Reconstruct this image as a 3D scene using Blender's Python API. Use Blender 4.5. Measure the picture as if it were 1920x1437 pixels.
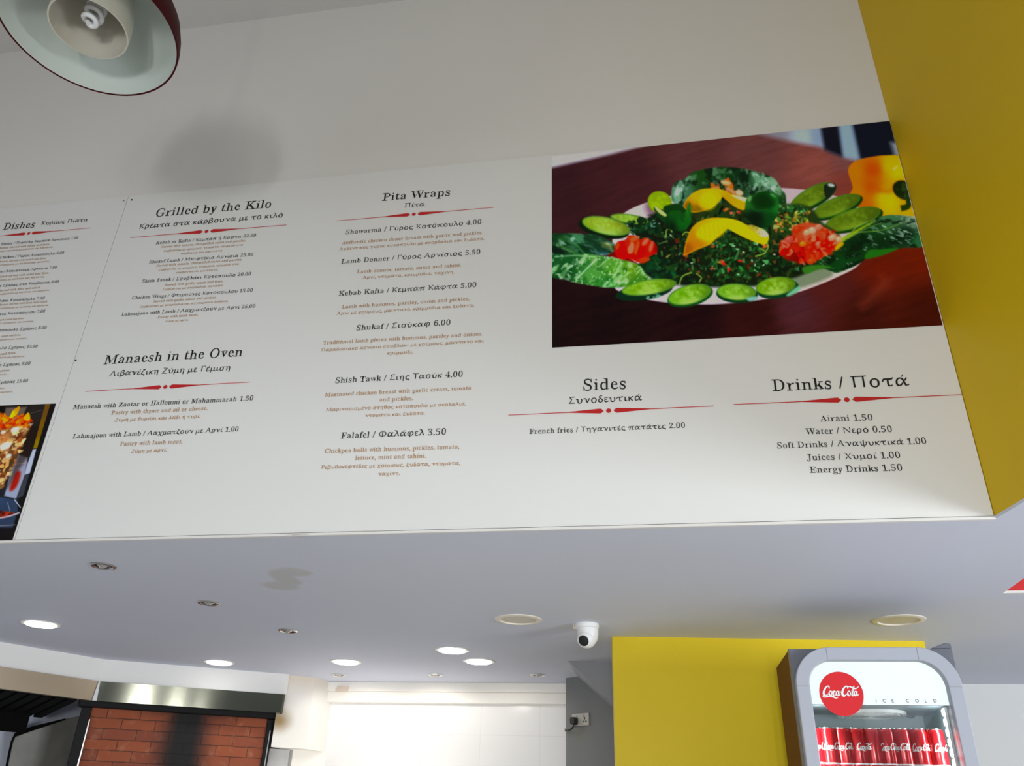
import bpy, bmesh, math, random
import numpy as np
from mathutils import Vector, Matrix

# ================================================================ camera, world, lights, exposure
SC = bpy.context.scene
for o in list(bpy.data.objects): bpy.data.objects.remove(o)
COL = SC.collection
F = 1524.42; CX, CY = 960.0, 718.5
YAW, PITCH, ROLL = (math.radians(v) for v in (-10.47502, 28.45276, 1.98334))
EYE = 1.5                                  # height of the phone above the floor
U = 0.72                                   # height of the lower ceiling above the phone
cy_, sy_, cp_, sp_, cr_, sr_ = math.cos(YAW), math.sin(YAW), math.cos(PITCH), math.sin(PITCH), math.cos(ROLL), math.sin(ROLL)
FWD = np.array([sy_*cp_, cy_*cp_, sp_]); R0 = np.array([cy_, -sy_, 0]); U0 = np.cross(R0, FWD)
RGT = cr_*R0+sr_*U0; UPV = -sr_*R0+cr_*U0
CAMP = np.array([0, 0, EYE])
cam_data = bpy.data.cameras.new('camera'); cam = bpy.data.objects.new('camera', cam_data); COL.objects.link(cam)
cam_data.sensor_width = 36; cam_data.sensor_fit = 'HORIZONTAL'; cam_data.lens = 36*F/1920; cam_data.clip_start = .05
cam.matrix_world = Matrix(((RGT[0], UPV[0], -FWD[0], 0), (RGT[1], UPV[1], -FWD[1], 0), (RGT[2], UPV[2], -FWD[2], EYE), (0, 0, 0, 1)))
SC.camera = cam

def ray(px, py):
    return RGT*(px-CX)/F-UPV*(py-CY)/F+FWD
def onz(px, py, z=None):                   # where the line of sight meets a level plane
    d = ray(px, py); z = ZS if z is None else z
    return CAMP+d*(z-EYE)/d[2]
def ony(px, py, y):                        # ... a plane facing the room
    d = ray(px, py); return CAMP+d*y/d[1]
def onplane(px, py, p, n):                 # ... any plane
    d = ray(px, py); n = np.array(n, float); return CAMP+d*((np.array(p, float)-CAMP)@n)/(d@n)
def project(P):
    q = np.asarray(P)-CAMP; w = q@FWD
    return CX+F*(q@RGT)/w, CY-F*(q@UPV)/w

ZS = EYE+U                                 # lower ceiling
ZC = EYE+4.311*U                           # upper ceiling
YM = 2.9976*U                              # face of the menu boards
YB = 4.93                                  # tiled kitchen wall

world = bpy.data.worlds.new('world'); SC.world = world; world.use_nodes = True
bgn = world.node_tree.nodes['Background']; bgn.inputs[0].default_value = (.80, .90, 1.0, 1); bgn.inputs[1].default_value = 0.25

def area(name, loc, target, sx, sy, power, col=(1, 1, 1), spread=180):
    d = bpy.data.lights.new(name, 'AREA'); d.shape = 'RECTANGLE'; d.size = sx; d.size_y = sy; d.energy = power; d.color = col
    d.spread = math.radians(spread)
    o = bpy.data.objects.new(name, d); o.location = loc
    o.rotation_euler = (Vector(target)-Vector(loc)).to_track_quat('-Z', 'Y').to_euler(); COL.objects.link(o)
    return o
def spot(name, loc, target, power, col, angle=120, blend=.6, size=.03):
    d = bpy.data.lights.new(name, 'SPOT'); d.energy = power; d.color = col; d.spot_size = math.radians(angle); d.spot_blend = blend; d.shadow_soft_size = size
    o = bpy.data.objects.new(name, d); o.location = loc
    o.rotation_euler = (Vector(target)-Vector(loc)).to_track_quat('-Z', 'Y').to_euler(); COL.objects.link(o)
    return o
# assumed daylight, sources unseen: shop front behind the phone and a side window
for x_, w_, e_ in ((-.14, .20, 33), (.34, .16, 15), (.68, .12, 6)):
    area('assumed_door_pane_light', (x_, -2.48, 1.24), (x_-.25, 2.1, .4), w_, .62, e_, (1, .99, .965), 145)  # assumed door panes, placed for the pendant's shadow and the hood highlights
area('assumed_shopfront_daylight', (-2.75, -2.48, 1.05), (-2.2, 2, .2), 3.2, 1.9, 42, (.88, .94, 1.0), 150)
area('assumed_side_window_daylight', (4.15, .1, 1.25), (.8, 2.8, 1.1), 1.7, 1.2, 160, (.88, .94, 1.0))
# assumed spot lights brightening the tiled wall, apart from the unlit fixtures there
for px_, w_ in ((668, 2.8), (800, 3.6), (950, 1.2)):
    p_ = onz(px_, 1266)
    spot('assumed_kitchen_spot', (p_[0], p_[1]-.02, ZS-.04), (p_[0], YB, ZS-1.2), w_, (1, .95, .86), 165, .4)
# assumed unseen light without a fixture, brightening tiled wall and ceiling from below
area('assumed_kitchen_uplight', (-1.55, 4.62, 1.42), (-1.65, 4.86, 2.2), .9, .12, 2.3, (1, .95, .87))
SC.view_settings.view_transform = 'Standard'; SC.view_settings.look = 'None'
SC.view_settings.gamma = 1; SC.view_settings.use_curve_mapping = False
SC.view_settings.exposure = 0.0
SC.cycles.max_bounces = 8; SC.cycles.diffuse_bounces = 5; SC.cycles.glossy_bounces = 4; SC.cycles.transparent_max_bounces = 12
SC.cycles.sample_clamp_indirect = 6; SC.cycles.caustics_reflective = False; SC.cycles.caustics_refractive = False

# ================================================================ helpers
def lin(c):
    c = np.asarray(c, float)/255
    return np.where(c <= .04045, c/12.92, ((c+.055)/1.055)**2.4)
MATS = {}
def mat(name, col, rough=.6, metal=0, spec=.4, emit=None, estr=0, bump=0, bscale=60, vary=0, vscale=3, coat=0):
    if name in MATS: return MATS[name]
    m = bpy.data.materials.new(name); m.use_nodes = True; MATS[name] = m
    nt = m.node_tree; b = nt.nodes['Principled BSDF']
    b.inputs['Base Color'].default_value = (*col, 1); b.inputs['Roughness'].default_value = rough; b.inputs['Metallic'].default_value = metal
    b.inputs['Specular IOR Level'].default_value = spec; b.inputs['Coat Weight'].default_value = coat
    if emit: b.inputs['Emission Color'].default_value = (*emit, 1); b.inputs['Emission Strength'].default_value = estr
    if bump or vary:
        tc = nt.nodes.new('ShaderNodeTexCoord')
        if vary:
            n = nt.nodes.new('ShaderNodeTexNoise'); n.inputs['Scale'].default_value = vscale; n.inputs['Detail'].default_value = 4
            nt.links.new(tc.outputs['Object'], n.inputs['Vector'])
            mx = nt.nodes.new('ShaderNodeMix'); mx.data_type = 'RGBA'
            mx.inputs[6].default_value = (*[c*(1-vary) for c in col], 1); mx.inputs[7].default_value = (*[min(1, c*(1+vary)) for c in col], 1)
            nt.links.new(n.outputs[0], mx.inputs[0]); nt.links.new(mx.outputs[2], b.inputs['Base Color'])
        if bump:
            n2 = nt.nodes.new('ShaderNodeTexNoise'); n2.inputs['Scale'].default_value = bscale; n2.inputs['Detail'].default_value = 3
            nt.links.new(tc.outputs['Object'], n2.inputs['Vector'])
            bp = nt.nodes.new('ShaderNodeBump'); bp.inputs['Strength'].default_value = bump; bp.inputs['Distance'].default_value = .002
            nt.links.new(n2.outputs[0], bp.inputs['Height']); nt.links.new(bp.outputs[0], b.inputs['Normal'])
    return m
def stain(m, spots, col, strength=1.0, nscale=9, wob=.35):
    """stains with a shape of their own: spots = [(centre, half sizes (x,y,z), softness)] in world metres"""
    nt = m.node_tree; b = nt.nodes['Principled BSDF']; L = nt.links.new
    src = b.inputs['Base Color'].links[0].from_socket if b.inputs['Base Color'].links else None
    base = tuple(b.inputs['Base Color'].default_value)
    geo = nt.nodes.new('ShaderNodeNewGeometry'); no = nt.nodes.new('ShaderNodeTexNoise'); no.inputs['Scale'].default_value = nscale
    no.inputs['Detail'].default_value = 3; L(geo.outputs['Position'], no.inputs['Vector'])
    acc = None
    for c, h, soft in spots:
        s = nt.nodes.new('ShaderNodeVectorMath'); s.operation = 'SUBTRACT'; L(geo.outputs['Position'], s.inputs[0]); s.inputs[1].default_value = tuple(c)
        d = nt.nodes.new('ShaderNodeVectorMath'); d.operation = 'DIVIDE'; L(s.outputs[0], d.inputs[0]); d.inputs[1].default_value = tuple(h)
        ln = nt.nodes.new('ShaderNodeVectorMath'); ln.operation = 'LENGTH'; L(d.outputs[0], ln.inputs[0])
        ad = nt.nodes.new('ShaderNodeMath'); ad.operation = 'MULTIPLY_ADD'; L(no.outputs[0], ad.inputs[0]); ad.inputs[1].default_value = wob; L(ln.outputs['Value'], ad.inputs[2])
        mr = nt.nodes.new('ShaderNodeMapRange'); mr.interpolation_type = 'SMOOTHSTEP'
        mr.inputs[1].default_value = 1+wob*.5-soft; mr.inputs[2].default_value = 1+wob*.5+soft*.3; mr.inputs[3].default_value = strength; mr.inputs[4].default_value = 0
        L(ad.outputs[0], mr.inputs[0])
        if acc is None: acc = mr.outputs[0]
        else:
            mxm = nt.nodes.new('ShaderNodeMath'); mxm.operation = 'MAXIMUM'; L(acc, mxm.inputs[0]); L(mr.outputs[0], mxm.inputs[1]); acc = mxm.outputs[0]
    mx = nt.nodes.new('ShaderNodeMix'); mx.data_type = 'RGBA'; L(acc, mx.inputs[0])
    if src: L(src, mx.inputs[6])
    else: mx.inputs[6].default_value = base
    mx.inputs[7].default_value = (*col, 1); L(mx.outputs[2], b.inputs['Base Color'])

class MB:                                     # collects shapes, links them as one mesh
    def __init__(s): s.v = []; s.f = []; s.mi = []; s.mats = []
    def m(s, material):
        if material not in s.mats: s.mats.append(material)
        return s.mats.index(material)
    def add(s, verts, faces, material):
        k = len(s.v); i = s.m(material)
        s.v += [tuple(map(float, v)) for v in verts]; s.f += [tuple(a+k for a in f) for f in faces]; s.mi += [i]*len(faces)
    def box(s, a, b, material):
        x0, y0, z0 = a; x1, y1, z1 = b
        s.add([(x0, y0, z0), (x1, y0, z0), (x1, y1, z0), (x0, y1, z0), (x0, y0, z1), (x1, y0, z1), (x1, y1, z1), (x0, y1, z1)],
              [(0, 3, 2, 1), (4, 5, 6, 7), (0, 1, 5, 4), (1, 2, 6, 5), (2, 3, 7, 6), (3, 0, 4, 7)], material)
    def prism(s, pts, dv, material):          # polygon of 3-D points swept by a vector
        n = len(pts); P = [np.array(p, float) for p in pts]; D = np.array(dv, float)
        nrm = sum((np.cross(P[i]-P[0], P[(i+1) % n]-P[0]) for i in range(1, n-1)), np.zeros(3))
        if nrm@D > 0: P = P[::-1]
        s.add(P+[p+D for p in P], [tuple(range(n)), tuple(range(2*n-1, n-1, -1))]+[(i, n+i, n+(i+1) % n, (i+1) % n) for i in range(n)], material)
    def slab(s, pts, z0, z1, material): s.prism([(p[0], p[1], z0) for p in pts], (0, 0, z1-z0), material)
    def lathe(s, prof, material, seg=48, M=None, close=False):
        vs = []; fs = []; n = len(prof)
        for i in range(seg):
            a = 2*math.pi*i/seg
            for r, z in prof: vs.append((r*math.cos(a), r*math.sin(a), z))
        for i in range(seg):
            j = (i+1) % seg
            for k in range(n-1 if not close else n):
                q = (k+1) % n; fs.append((i*n+k, j*n+k, j*n+q, i*n+q))
        if M is not None: vs = [tuple(M @ Vector(v)) for v in vs]
        s.add(vs, fs, material)
    def tube(s, pts, r, material, seg=10, cap=True):
        P = [Vector(p) for p in pts]; n = len(P); vs = []; fs = []; up = None
        for i, p in enumerate(P):
            t = (P[min(i+1, n-1)]-P[max(i-1, 0)]).normalized()
            if up is None: up = t.orthogonal().normalized()
            up = (up-t*up.dot(t)).normalized(); w = t.cross(up); rr = r[i] if isinstance(r, (list, tuple)) else r
            for k in range(seg):
                a = 2*math.pi*k/seg; vs.append(p+up*rr*math.cos(a)+w*rr*math.sin(a))
        for i in range(n-1):
            for k in range(seg): fs.append((i*seg+k, i*seg+(k+1) % seg, (i+1)*seg+(k+1) % seg, (i+1)*seg+k))
        if cap: fs += [tuple(range(seg-1, -1, -1)), tuple(range((n-1)*seg, n*seg))]
        s.add(vs, fs, material)
    def build(s, name, parent=None, smooth=False, bevel=0):
        me = bpy.data.meshes.new(name); me.from_pydata(s.v, [], s.f); me.update()
        for m_ in s.mats: me.materials.append(m_)
        me.polygons.foreach_set('material_index', s.mi)
        o = bpy.data.objects.new(name, me); COL.objects.link(o)
        if parent is not None:
            o.parent = parent; o.matrix_parent_inverse = Matrix.Translation(parent.location).inverted() if not parent.rotation_euler[:] != (0, 0, 0) else parent.matrix_basis.inverted()
        if smooth:
            me.polygons.foreach_set('use_smooth', [True]*len(me.polygons))
            try: me.set_sharp_from_angle(angle=math.radians(38))
            except Exception: pass
        if bevel:
            bv = o.modifiers.new('edge', 'BEVEL'); bv.width = bevel; bv.segments = 2; bv.limit_method = 'ANGLE'
        return o
def tag(o, label, cat, group=None, kind=None):
    o['label'] = label; o['category'] = cat
    if group: o['group'] = group
    if kind: o['kind'] = kind
    return o
def thing(name, loc, label, cat, group=None):
    o = bpy.data.objects.new(name, None); o.empty_display_size = .05; o.location = tuple(map(float, loc)); COL.objects.link(o)
    return tag(o, label, cat, group)
def struct(o, label=None):
    o['kind'] = 'structure'
    if label: o['label'] = label
    return o
def copy_thing(src, loc, label, group=None):
    c = src.copy(); COL.objects.link(c); c.location = tuple(map(float, loc)); c['label'] = label
    if group: c['group'] = group
    for ch in list(src.children):
        d = ch.copy(); COL.objects.link(d); d.parent = c
        for g in list(ch.children):
            e = g.copy(); COL.objects.link(e); e.parent = d
    return c

# ================================================================ materials
white_paint = mat('white_paint', (.77, .765, .75), .75, spec=.25, vary=.02, vscale=2.5, bump=.12, bscale=90)
ceiling_paint = mat('ceiling_paint', (.645, .675, .785), .7, spec=.3, vary=.035, vscale=1.6, bump=.1, bscale=70)
upper_paint = mat('upper_ceiling_paint', (.62, .61, .60), .8, spec=.2, vary=.02)
yellow_paint_lit = mat('yellow_paint_lit', (.80, .60, .016), .45, spec=.25, vary=.03, vscale=4)  # same yellow wall paint, its colour lightened for the stronger light on the partition
room_paint = mat('room_paint', (.36, .34, .32), .7)
yellow_paint = mat('yellow_paint', (.70, .47, .008), .5, spec=.2, vary=.03, vscale=4, bump=.1)
red_paint = mat('red_paint', (.62, .025, .03), .5)
board_white = mat('menu_board_vinyl', (.79, .80, .795), .38, spec=.35)
ink_black = mat('printed_black', (.012, .012, .012), .5)
ink_brown = mat('printed_brown', (.44, .215, .06), .5)
ink_red = mat('printed_red', (.55, .018, .02), .45)
chrome = mat('brushed_chrome', (.62, .60, .58), .22, 1)
dark_metal = mat('dark_metal', (.05, .05, .05), .4, .6)
white_plastic = mat('white_plastic', (.82, .82, .81), .35)
black_plastic = mat('black_plastic', (.015, .015, .016), .3)
# ================================================================ the setting
cor = np.array([1.2010*U, YM])                     # corner of menu wall and yellow wall
yd = np.array([.0334, -.166]); yd /= np.hypot(*yd)   # the yellow wall runs toward the room
yfar = cor+yd*4.75
red_tip = onz(1880, 1113)[:2]; red_far = red_tip+yd*5.55
T = .008
b = MB(); b.box((-5.3, -2.7, -.1), (4.4, 5.2, 0), mat('floor_tiles', (.62, .60, .57), .3, vary=.05)); struct(b.build('floor'))
b = MB()                                           # lower ceiling: plasterboard with two openings to the upper storey
b.slab([(-5.3, YM), (red_tip[0], YM), (red_tip[0], red_tip[1]), (-5.3, red_tip[1])], ZS, ZS+T, ceiling_paint)
b.slab([(-5.3, red_tip[1]), (4.4, red_tip[1]), (4.4, 5.2), (-5.3, 5.2)], ZS, ZS+T, ceiling_paint)
k_ = (YM-red_tip[1])/yd[1]
b.slab([tuple(cor), tuple(red_tip+yd*k_), tuple(red_far), tuple(yfar)], ZS, ZS+T, ceiling_paint)
b.slab([(3.2, red_far[1]), (4.4, red_far[1]), (4.4, red_tip[1]), (3.2, red_tip[1])], ZS, ZS+T, ceiling_paint)
ceil = struct(b.build('ceiling'))
b = MB(); b.box((-5.3, -2.7, ZC), (4.4, YM+.3, ZC+.1), upper_paint); b.box((-5.3, YM+.2, ZC), (4.4, 3.4, ZC+.1), upper_paint); struct(b.build('ceiling_upper'))
b = MB(); b.box((-5.3, YM+.009, ZS+T), (cor[0]+.02, YM+.2, ZC), white_paint); struct(b.build('wall_front'))
b = MB(); b.box((-5.3, YM-.004, ZS-.002), (cor[0], YM+.006, ZS+.0055), white_paint); struct(b.build('trim_1'))
b = MB()                                           # yellow wall between the two openings
b.slab([tuple(cor), tuple(yfar), tuple(yfar+np.array([.24, 0])), tuple(cor+np.array([.24, .3])), tuple(cor+np.array([0, .3]))], ZS+T, ZC, yellow_paint); struct(b.build('wall_right'))
b = MB(); b.box((red_tip[0], red_tip[1], ZS+T), (3.3, red_tip[1]+.12, ZC), red_paint); struct(b.build('wall_red'))
b = MB(); b.box((red_tip[0], red_tip[1]-.004, ZS-.0005), (3.3, red_tip[1], ZS+.0075), white_paint); struct(b.build('trim_2'))
b = MB(); b.box((-5.4, -2.7, 0), (-5.2, 5.2, ZC), room_paint); struct(b.build('wall_left'))
b = MB(); b.box((4.2, -2.7, 0), (4.4, -.8, ZC), room_paint); b.box((4.2, 1.0, 0), (4.4, 5.2, ZC), room_paint); b.box((4.2, -.8, 0), (4.4, 1.0, .5), room_paint); b.box((4.2, -.8, 2.0), (4.4, 1.0, ZC), room_paint); struct(b.build('wall_side'))  # opening assumed for the unseen side window
b = MB(); b.box((-5.3, -2.7, 0), (-4.5, -2.5, ZC), room_paint); b.box((2.3, -2.7, 0), (4.4, -2.5, ZC), room_paint); b.box((-4.5, -2.7, 2.2), (2.3, -2.5, ZC), room_paint); struct(b.build('wall_rear'))  # opening assumed for the unseen shop front

# --- far end: white wall on the right, yellow partition, grey stair wall, tiled kitchen wall
YR = 6.744*U
pl = onz(1148, 1194)[:2]; pr = onz(1733, 1203)[:2]
pn = np.array([-(pr-pl)[1], (pr-pl)[0]]); pn = pn/np.hypot(*pn)*.12
b = MB(); b.slab([tuple(pl), tuple(pr), tuple(pr+pn), tuple(pl+pn)], 0, ZS, yellow_paint_lit); struct(b.build('wall_partition'))
b = MB(); b.box((.6, YR, 0), (4.4, YR+.1, ZS), mat('far_white_paint', (.74, .755, .76), .6, vary=.015)); struct(b.build('wall_far'))
g1 = onz(1061, 1272)[:2]; g2 = onz(1095, 1268)[:2]; gd = (g2-g1)/np.hypot(*(g2-g1)); g3 = g1+gd*1.35
grey_paint = mat('grey_paint', (.16, .168, .165), .6, vary=.05, vscale=5)
gp = onplane(1090, 1377, (*g1, 0), (gd[1], -gd[0], 0))
stain(grey_paint, [((gp[0], gp[1], gp[2]), (.06, .06, .05), .8)], (.17, .165, .13), .7)
gn = np.array([-gd[1], gd[0]])*.1
b = MB(); b.slab([tuple(g1), tuple(g3), tuple(g3+gn), tuple(g1+gn)], 0, ZS, grey_paint); struct(b.build('wall_grey'))
sA = onz(1065, 1240); YSt = sA[1]
sC = ony(1175, 1341, YSt)
b = MB(); b.prism([sA, (sC[0]+.3, YSt, ZS), (sC[0]+.3, YSt, sC[2]-.28), sC], (0, .42, 0), mat('stair_paint', (.27, .275, .30), .6)); struct(b.build('stair_soffit'), 'slanted grey underside of a staircase above the grey wall')

tile = mat('white_wall_tiles', (.86, .85, .84), .12, spec=.5)
nt = tile.node_tree; bs = nt.nodes['Principled BSDF']
tc = nt.nodes.new('ShaderNodeNewGeometry'); mp = nt.nodes.new('ShaderNodeMapping'); mp.vector_type = 'POINT'
sx_ = nt.nodes.new('ShaderNodeSeparateXYZ'); cx_ = nt.nodes.new('ShaderNodeCombineXYZ'); nt.links.new(tc.outputs['Position'], sx_.inputs[0])
nt.links.new(sx_.outputs[0], cx_.inputs[0]); nt.links.new(sx_.outputs[2], cx_.inputs[1]); nt.links.new(cx_.outputs[0], mp.inputs[0])
br = nt.nodes.new('ShaderNodeTexBrick'); br.offset = 0; br.inputs['Scale'].default_value = 1
br.inputs['Brick Width'].default_value = .345; br.inputs['Row Height'].default_value = .30; br.inputs['Mortar Size'].default_value = .0022; br.inputs['Mortar Smooth'].default_value = .4
br.inputs['Color1'].default_value = (.86, .85, .845, 1); br.inputs['Color2'].default_value = (.85, .845, .84, 1); br.inputs['Mortar'].default_value = (.79, .77, .76, 1)
jx = ony(898, 1380, YB)[0]; jz = ony(800, 1376, YB)[2]
mp.inputs['Location'].default_value = (-jx, -jz, 0); nt.links.new(mp.outputs[0], br.inputs['Vector']); nt.links.new(br.outputs[0], bs.inputs['Base Color'])
b = MB(); b.box((-3.6, YB+.04, 0), (.4, YB+.14, ZS), tile); struct(b.build('wall_back'))
zb = ony(850, 1298, YB-.02)[2]
bt = ony(850, 1321, YB+.04); 
b = MB(); b.box((-2.15, YB-.02, zb), (.35, YB+.05, ZS), mat('warm_white_paint', (.86, .83, .78), .6)); b.box((-2.15, YB-.008, bt[2]+.0), (.35, YB+.05, zb), MATS['warm_white_paint']); struct(b.build('trim_3', bevel=.004), 'white beam along the top of the tiled wall')

# --- white bulkhead above the oven, hanging from the lower ceiling
L0 = onz(0, 1204)[:2]; C0 = onz(195, 1237)[:2]; R1 = onz(543, 1265)[:2]
ld = (L0-C0)/np.hypot(*(L0-C0)); rd = (R1-C0)/np.hypot(*(R1-C0)); Lx = C0+ld*1.1
nl = np.array([ld[1], -ld[0]]); nr = np.array([-rd[1], rd[0]])      # pointing away from the room
if nl[1] < 0 and nl[0] > 0: nl = -nl
zw = onplane(365, 1291.5, (*C0, 0), (nr[0], nr[1], 0))[2]           # lower edge of the white strip
zh = onplane(355, 1327, (*C0, 0), (nr[0], nr[1], 0))[2]             # lower edge of the steel fascia
bulk_paint = mat('bulkhead_paint', (.80, .79, .765), .6, vary=.015)
b = MB()
b.slab([tuple(C0), tuple(R1), tuple(R1+nr*.35), tuple(C0+nr*.35)], zw, ZS, bulk_paint)
b.slab([tuple(Lx), tuple(C0), tuple(C0+nr*.3), tuple(Lx+nl*.25)], zw, ZS, bulk_paint); struct(b.build('wall_bulkhead'), 'white boxed-in strip above the steel hood')

# --- boxed pillar right of the oven
P0 = onz(545, 1267)[:2]; P1 = onz(591, 1271)[:2]; P2 = onz(625, 1281)[:2]
fd = (P1-P0)/np.hypot(*(P1-P0)); PL = onplane(510, 1388, (*P1, 0), (-fd[1], fd[0], 0))[:2]
zp = onplane(573, 1405, (*P1, 0), (-fd[1], fd[0], 0))[2]
box_paint = mat('box_paint', (.80, .775, .73), .6, vary=.015)
sp = onplane(522, 1352, (*P1, 0), (-fd[1], fd[0], 0))
stain(box_paint, [((sp[0], sp[1], sp[2]), (.085, .085, .075), .9)], (.30, .19, .06), .95, 7, .3)
sp2 = onplane(566, 1276, (*P1, 0), (-fd[1], fd[0], 0)); stain(box_paint, [((sp2[0], sp2[1], sp2[2]+.05), (.3, .3, .13), .9)], (.70, .55, .38), .5, 5, .3)
Pb = np.array([P2[0], YB+.04])
b = MB(); b.slab([tuple(PL), tuple(P1), tuple(P2), tuple(Pb), (PL[0], YB+.04)], zp, ZS, box_paint); struct(b.build('wall_pillar'), 'white boxed pillar beside the brick oven')
cream = mat('cream_paint', (.85, .82, .77), .6)
q = ray(550, 1406); q = np.array([q[0], q[1]])*(P1[1]+.06)/q[1]
b = MB(); b.slab([tuple(q), (P2[0]+.008, YB+.04), (P2[0]-.2, YB+.04), tuple(q-fd*.02)], 0, zp, cream); struct(b.build('wall_kitchen'))
b = MB(); b.slab([tuple(q-fd*.18), tuple(q), tuple(q+np.array([-.01, .06])), tuple(q-fd*.18+np.array([0, .06]))], 0, zp-.002, mat('pale_grey_paint', (.50, .50, .50), .5)); struct(b.build('wall_grey_panel'))
b = MB(); b.prism([ony(628, 1297, YB-.03), ony(650, 1297, YB-.03), ony(654, 1288, YB-.03), ony(634, 1286, YB-.03)], (0, .012, 0), mat('peach_patch', (.70, .58, .48), .7)); tag(b.build('wall_patch'), 'small beige slanted patch on the white beam by the corner', 'patch')

# stains on the lower ceiling
s1 = onz(546, 1074); s2 = onz(526, 1099); s3 = onz(535, 1086)
stain(ceiling_paint, [((*s1[:2], ZS), (.08, .06, .1), .35), ((*s2[:2], ZS), (.075, .065, .1), .35), ((*s3[:2], ZS), (.05, .10, .1), .3)], (.50, .49, .46), .6, 14, .4)
# ---------------------------------------------------------------- printed photographs: a small 2-D painter
class Painter:
    def __init__(s, w, h, k, seed=3):
        s.k = k; s.W = int(w*k); s.H = int(h*k)
        s.C = np.zeros((s.H, s.W, 3)); s.r = np.random.RandomState(seed)
        s.Y, s.X = np.mgrid[0:s.H, 0:s.W] / k
        s.nz = {}; s.sh = 0.0
    def noise(s, sc, seed=0, asp=1.0, ang=0.0):
        key = (sc, seed, asp, ang)
        if key in s.nz: return s.nz[key]
        g = np.random.RandomState(seed+11).rand(97, 97)
        ca, sa = math.cos(ang), math.sin(ang)
        out = np.zeros((s.H, s.W)); amp = 1; tot = 0; c = sc
        for o in range(3):
            u = (s.X*ca+s.Y*sa)/(c*asp)+7*o; v = (-s.X*sa+s.Y*ca)/c+3*o
            iu = np.floor(u).astype(int); iv = np.floor(v).astype(int); fu = u-iu; fv = v-iv
            fu = fu*fu*(3-2*fu); fv = fv*fv*(3-2*fv)
            a = g[iv % 97, iu % 97]; b = g[iv % 97, (iu+1) % 97]; d = g[(iv+1) % 97, iu % 97]; e = g[(iv+1) % 97, (iu+1) % 97]
            out += amp*((a*(1-fu)+b*fu)*(1-fv)+(d*(1-fu)+e*fu)*fv); tot += amp; amp *= .5; c *= .5
        s.nz[key] = out/tot
        return s.nz[key]
    @staticmethod
    def smooth(p, n=6, closed=True):
        p = np.array(p, float); N = len(p); out = []
        rng = range(N) if closed else range(N-1)
        for i in rng:
            if closed: a, b, c, d = p[(i-1) % N], p[i], p[(i+1) % N], p[(i+2) % N]
            else: a, b, c, d = p[max(i-1, 0)], p[i], p[i+1], p[min(i+2, N-1)]
            for j in range(n):
                t = j/n
                out.append(.5*(2*b+(c-a)*t+(2*a-5*b+4*c-d)*t*t+(3*b-a-3*c+d)*t**3))
        if not closed: out.append(p[-1])
        return np.array(out)
    def sd(s, p, pad):
        x0, y0 = p.min(0)-pad; x1, y1 = p.max(0)+pad
        i0, i1 = max(0, int(y0*s.k)), min(s.H, int(y1*s.k)+2); j0, j1 = max(0, int(x0*s.k)), min(s.W, int(x1*s.k)+2)
        if i1 <= i0 or j1 <= j0: return None
        X = s.X[i0:i1, j0:j1]; Y = s.Y[i0:i1, j0:j1]
        d = np.full(X.shape, 1e9); ins = np.zeros(X.shape, bool)
        for a, b in zip(p, np.roll(p, -1, 0)):
            e = b-a; L = e@e+1e-9
            t = np.clip(((X-a[0])*e[0]+(Y-a[1])*e[1])/L, 0, 1)
            d = np.minimum(d, (X-a[0]-t*e[0])**2+(Y-a[1]-t*e[1])**2)
            if a[1] != b[1]:
                c = ((a[1] > Y) != (b[1] > Y)) & (X < (b[0]-a[0])*(Y-a[1])/(b[1]-a[1])+a[0])
                ins ^= c
        d = np.sqrt(d)
        return np.where(ins, -d, d), (slice(i0, i1), slice(j0, j1)), X, Y
    def colour(s, col, sl, X, Y):
        if isinstance(col, list):                        # [(x,y,(r,g,b)), ...] scattered colours
            w = 0; c = 0
            for x, y, q in col:
                k = 1/((X-x)**2+(Y-y)**2+300)**1.5
                w = w+k; c = c+k[..., None]*np.array(q, float)
            return c/w[..., None]
        return np.broadcast_to(np.array(col, float), X.shape+(3,)).copy()
    def poly(s, pts, col, soft=2.5, sm=True, alpha=1.0, tex=None, rim=None):
        p = s.smooth(pts) if sm else np.array(pts, float)
        p = np.c_[p[:, 0]+s.sh*p[:, 1], p[:, 1]]
        r = s.sd(p, soft*2+2)
        if r is None: return
        d, sl, X, Y = r
        a = np.clip(.5-d/(2*soft), 0, 1)*alpha
        c = s.colour(col, sl, X, Y)
        for t in (tex or []):                            # (noise args, threshold, softness, colour, strength)
            n = s.noise(*t[0])[sl]
            m = np.clip((n-t[1])/t[2]+.5, 0, 1)*t[4]
            c = c*(1-m[..., None])+np.array(t[3], float)*m[..., None]
        if rim:                                          # (width, colour)
            m = np.clip(1+d/rim[0], 0, 1)[..., None]*(rim[2] if len(rim) > 2 else 1)
            c = c*(1-m)+np.array(rim[1], float)*m
        s.C[sl] = s.C[sl]*(1-a[..., None])+c*a[..., None]
    def ell(s, cx, cy, rx, ry, ang, col, **k):
        t = np.linspace(0, 2*math.pi, 28, endpoint=False); ca, sa = math.cos(math.radians(ang)), math.sin(math.radians(ang))
        x = rx*np.cos(t); y = ry*np.sin(t)
        s.poly(np.c_[cx+x*ca-y*sa, cy+x*sa+y*ca], col, sm=False, **k)
    def line(s, pts, w0, w1, col, soft=1.8, alpha=1.0):
        p = s.smooth(pts, 5, False); t = np.gradient(p, axis=0); t /= np.hypot(*t.T)[:, None]+1e-9
        n = np.c_[-t[:, 1], t[:, 0]]; w = np.linspace(w0, w1, len(p))[:, None]/2
        s.poly(np.r_[p+n*w, (p-n*w)[::-1]], col, soft=soft, sm=False, alpha=alpha)
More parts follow.
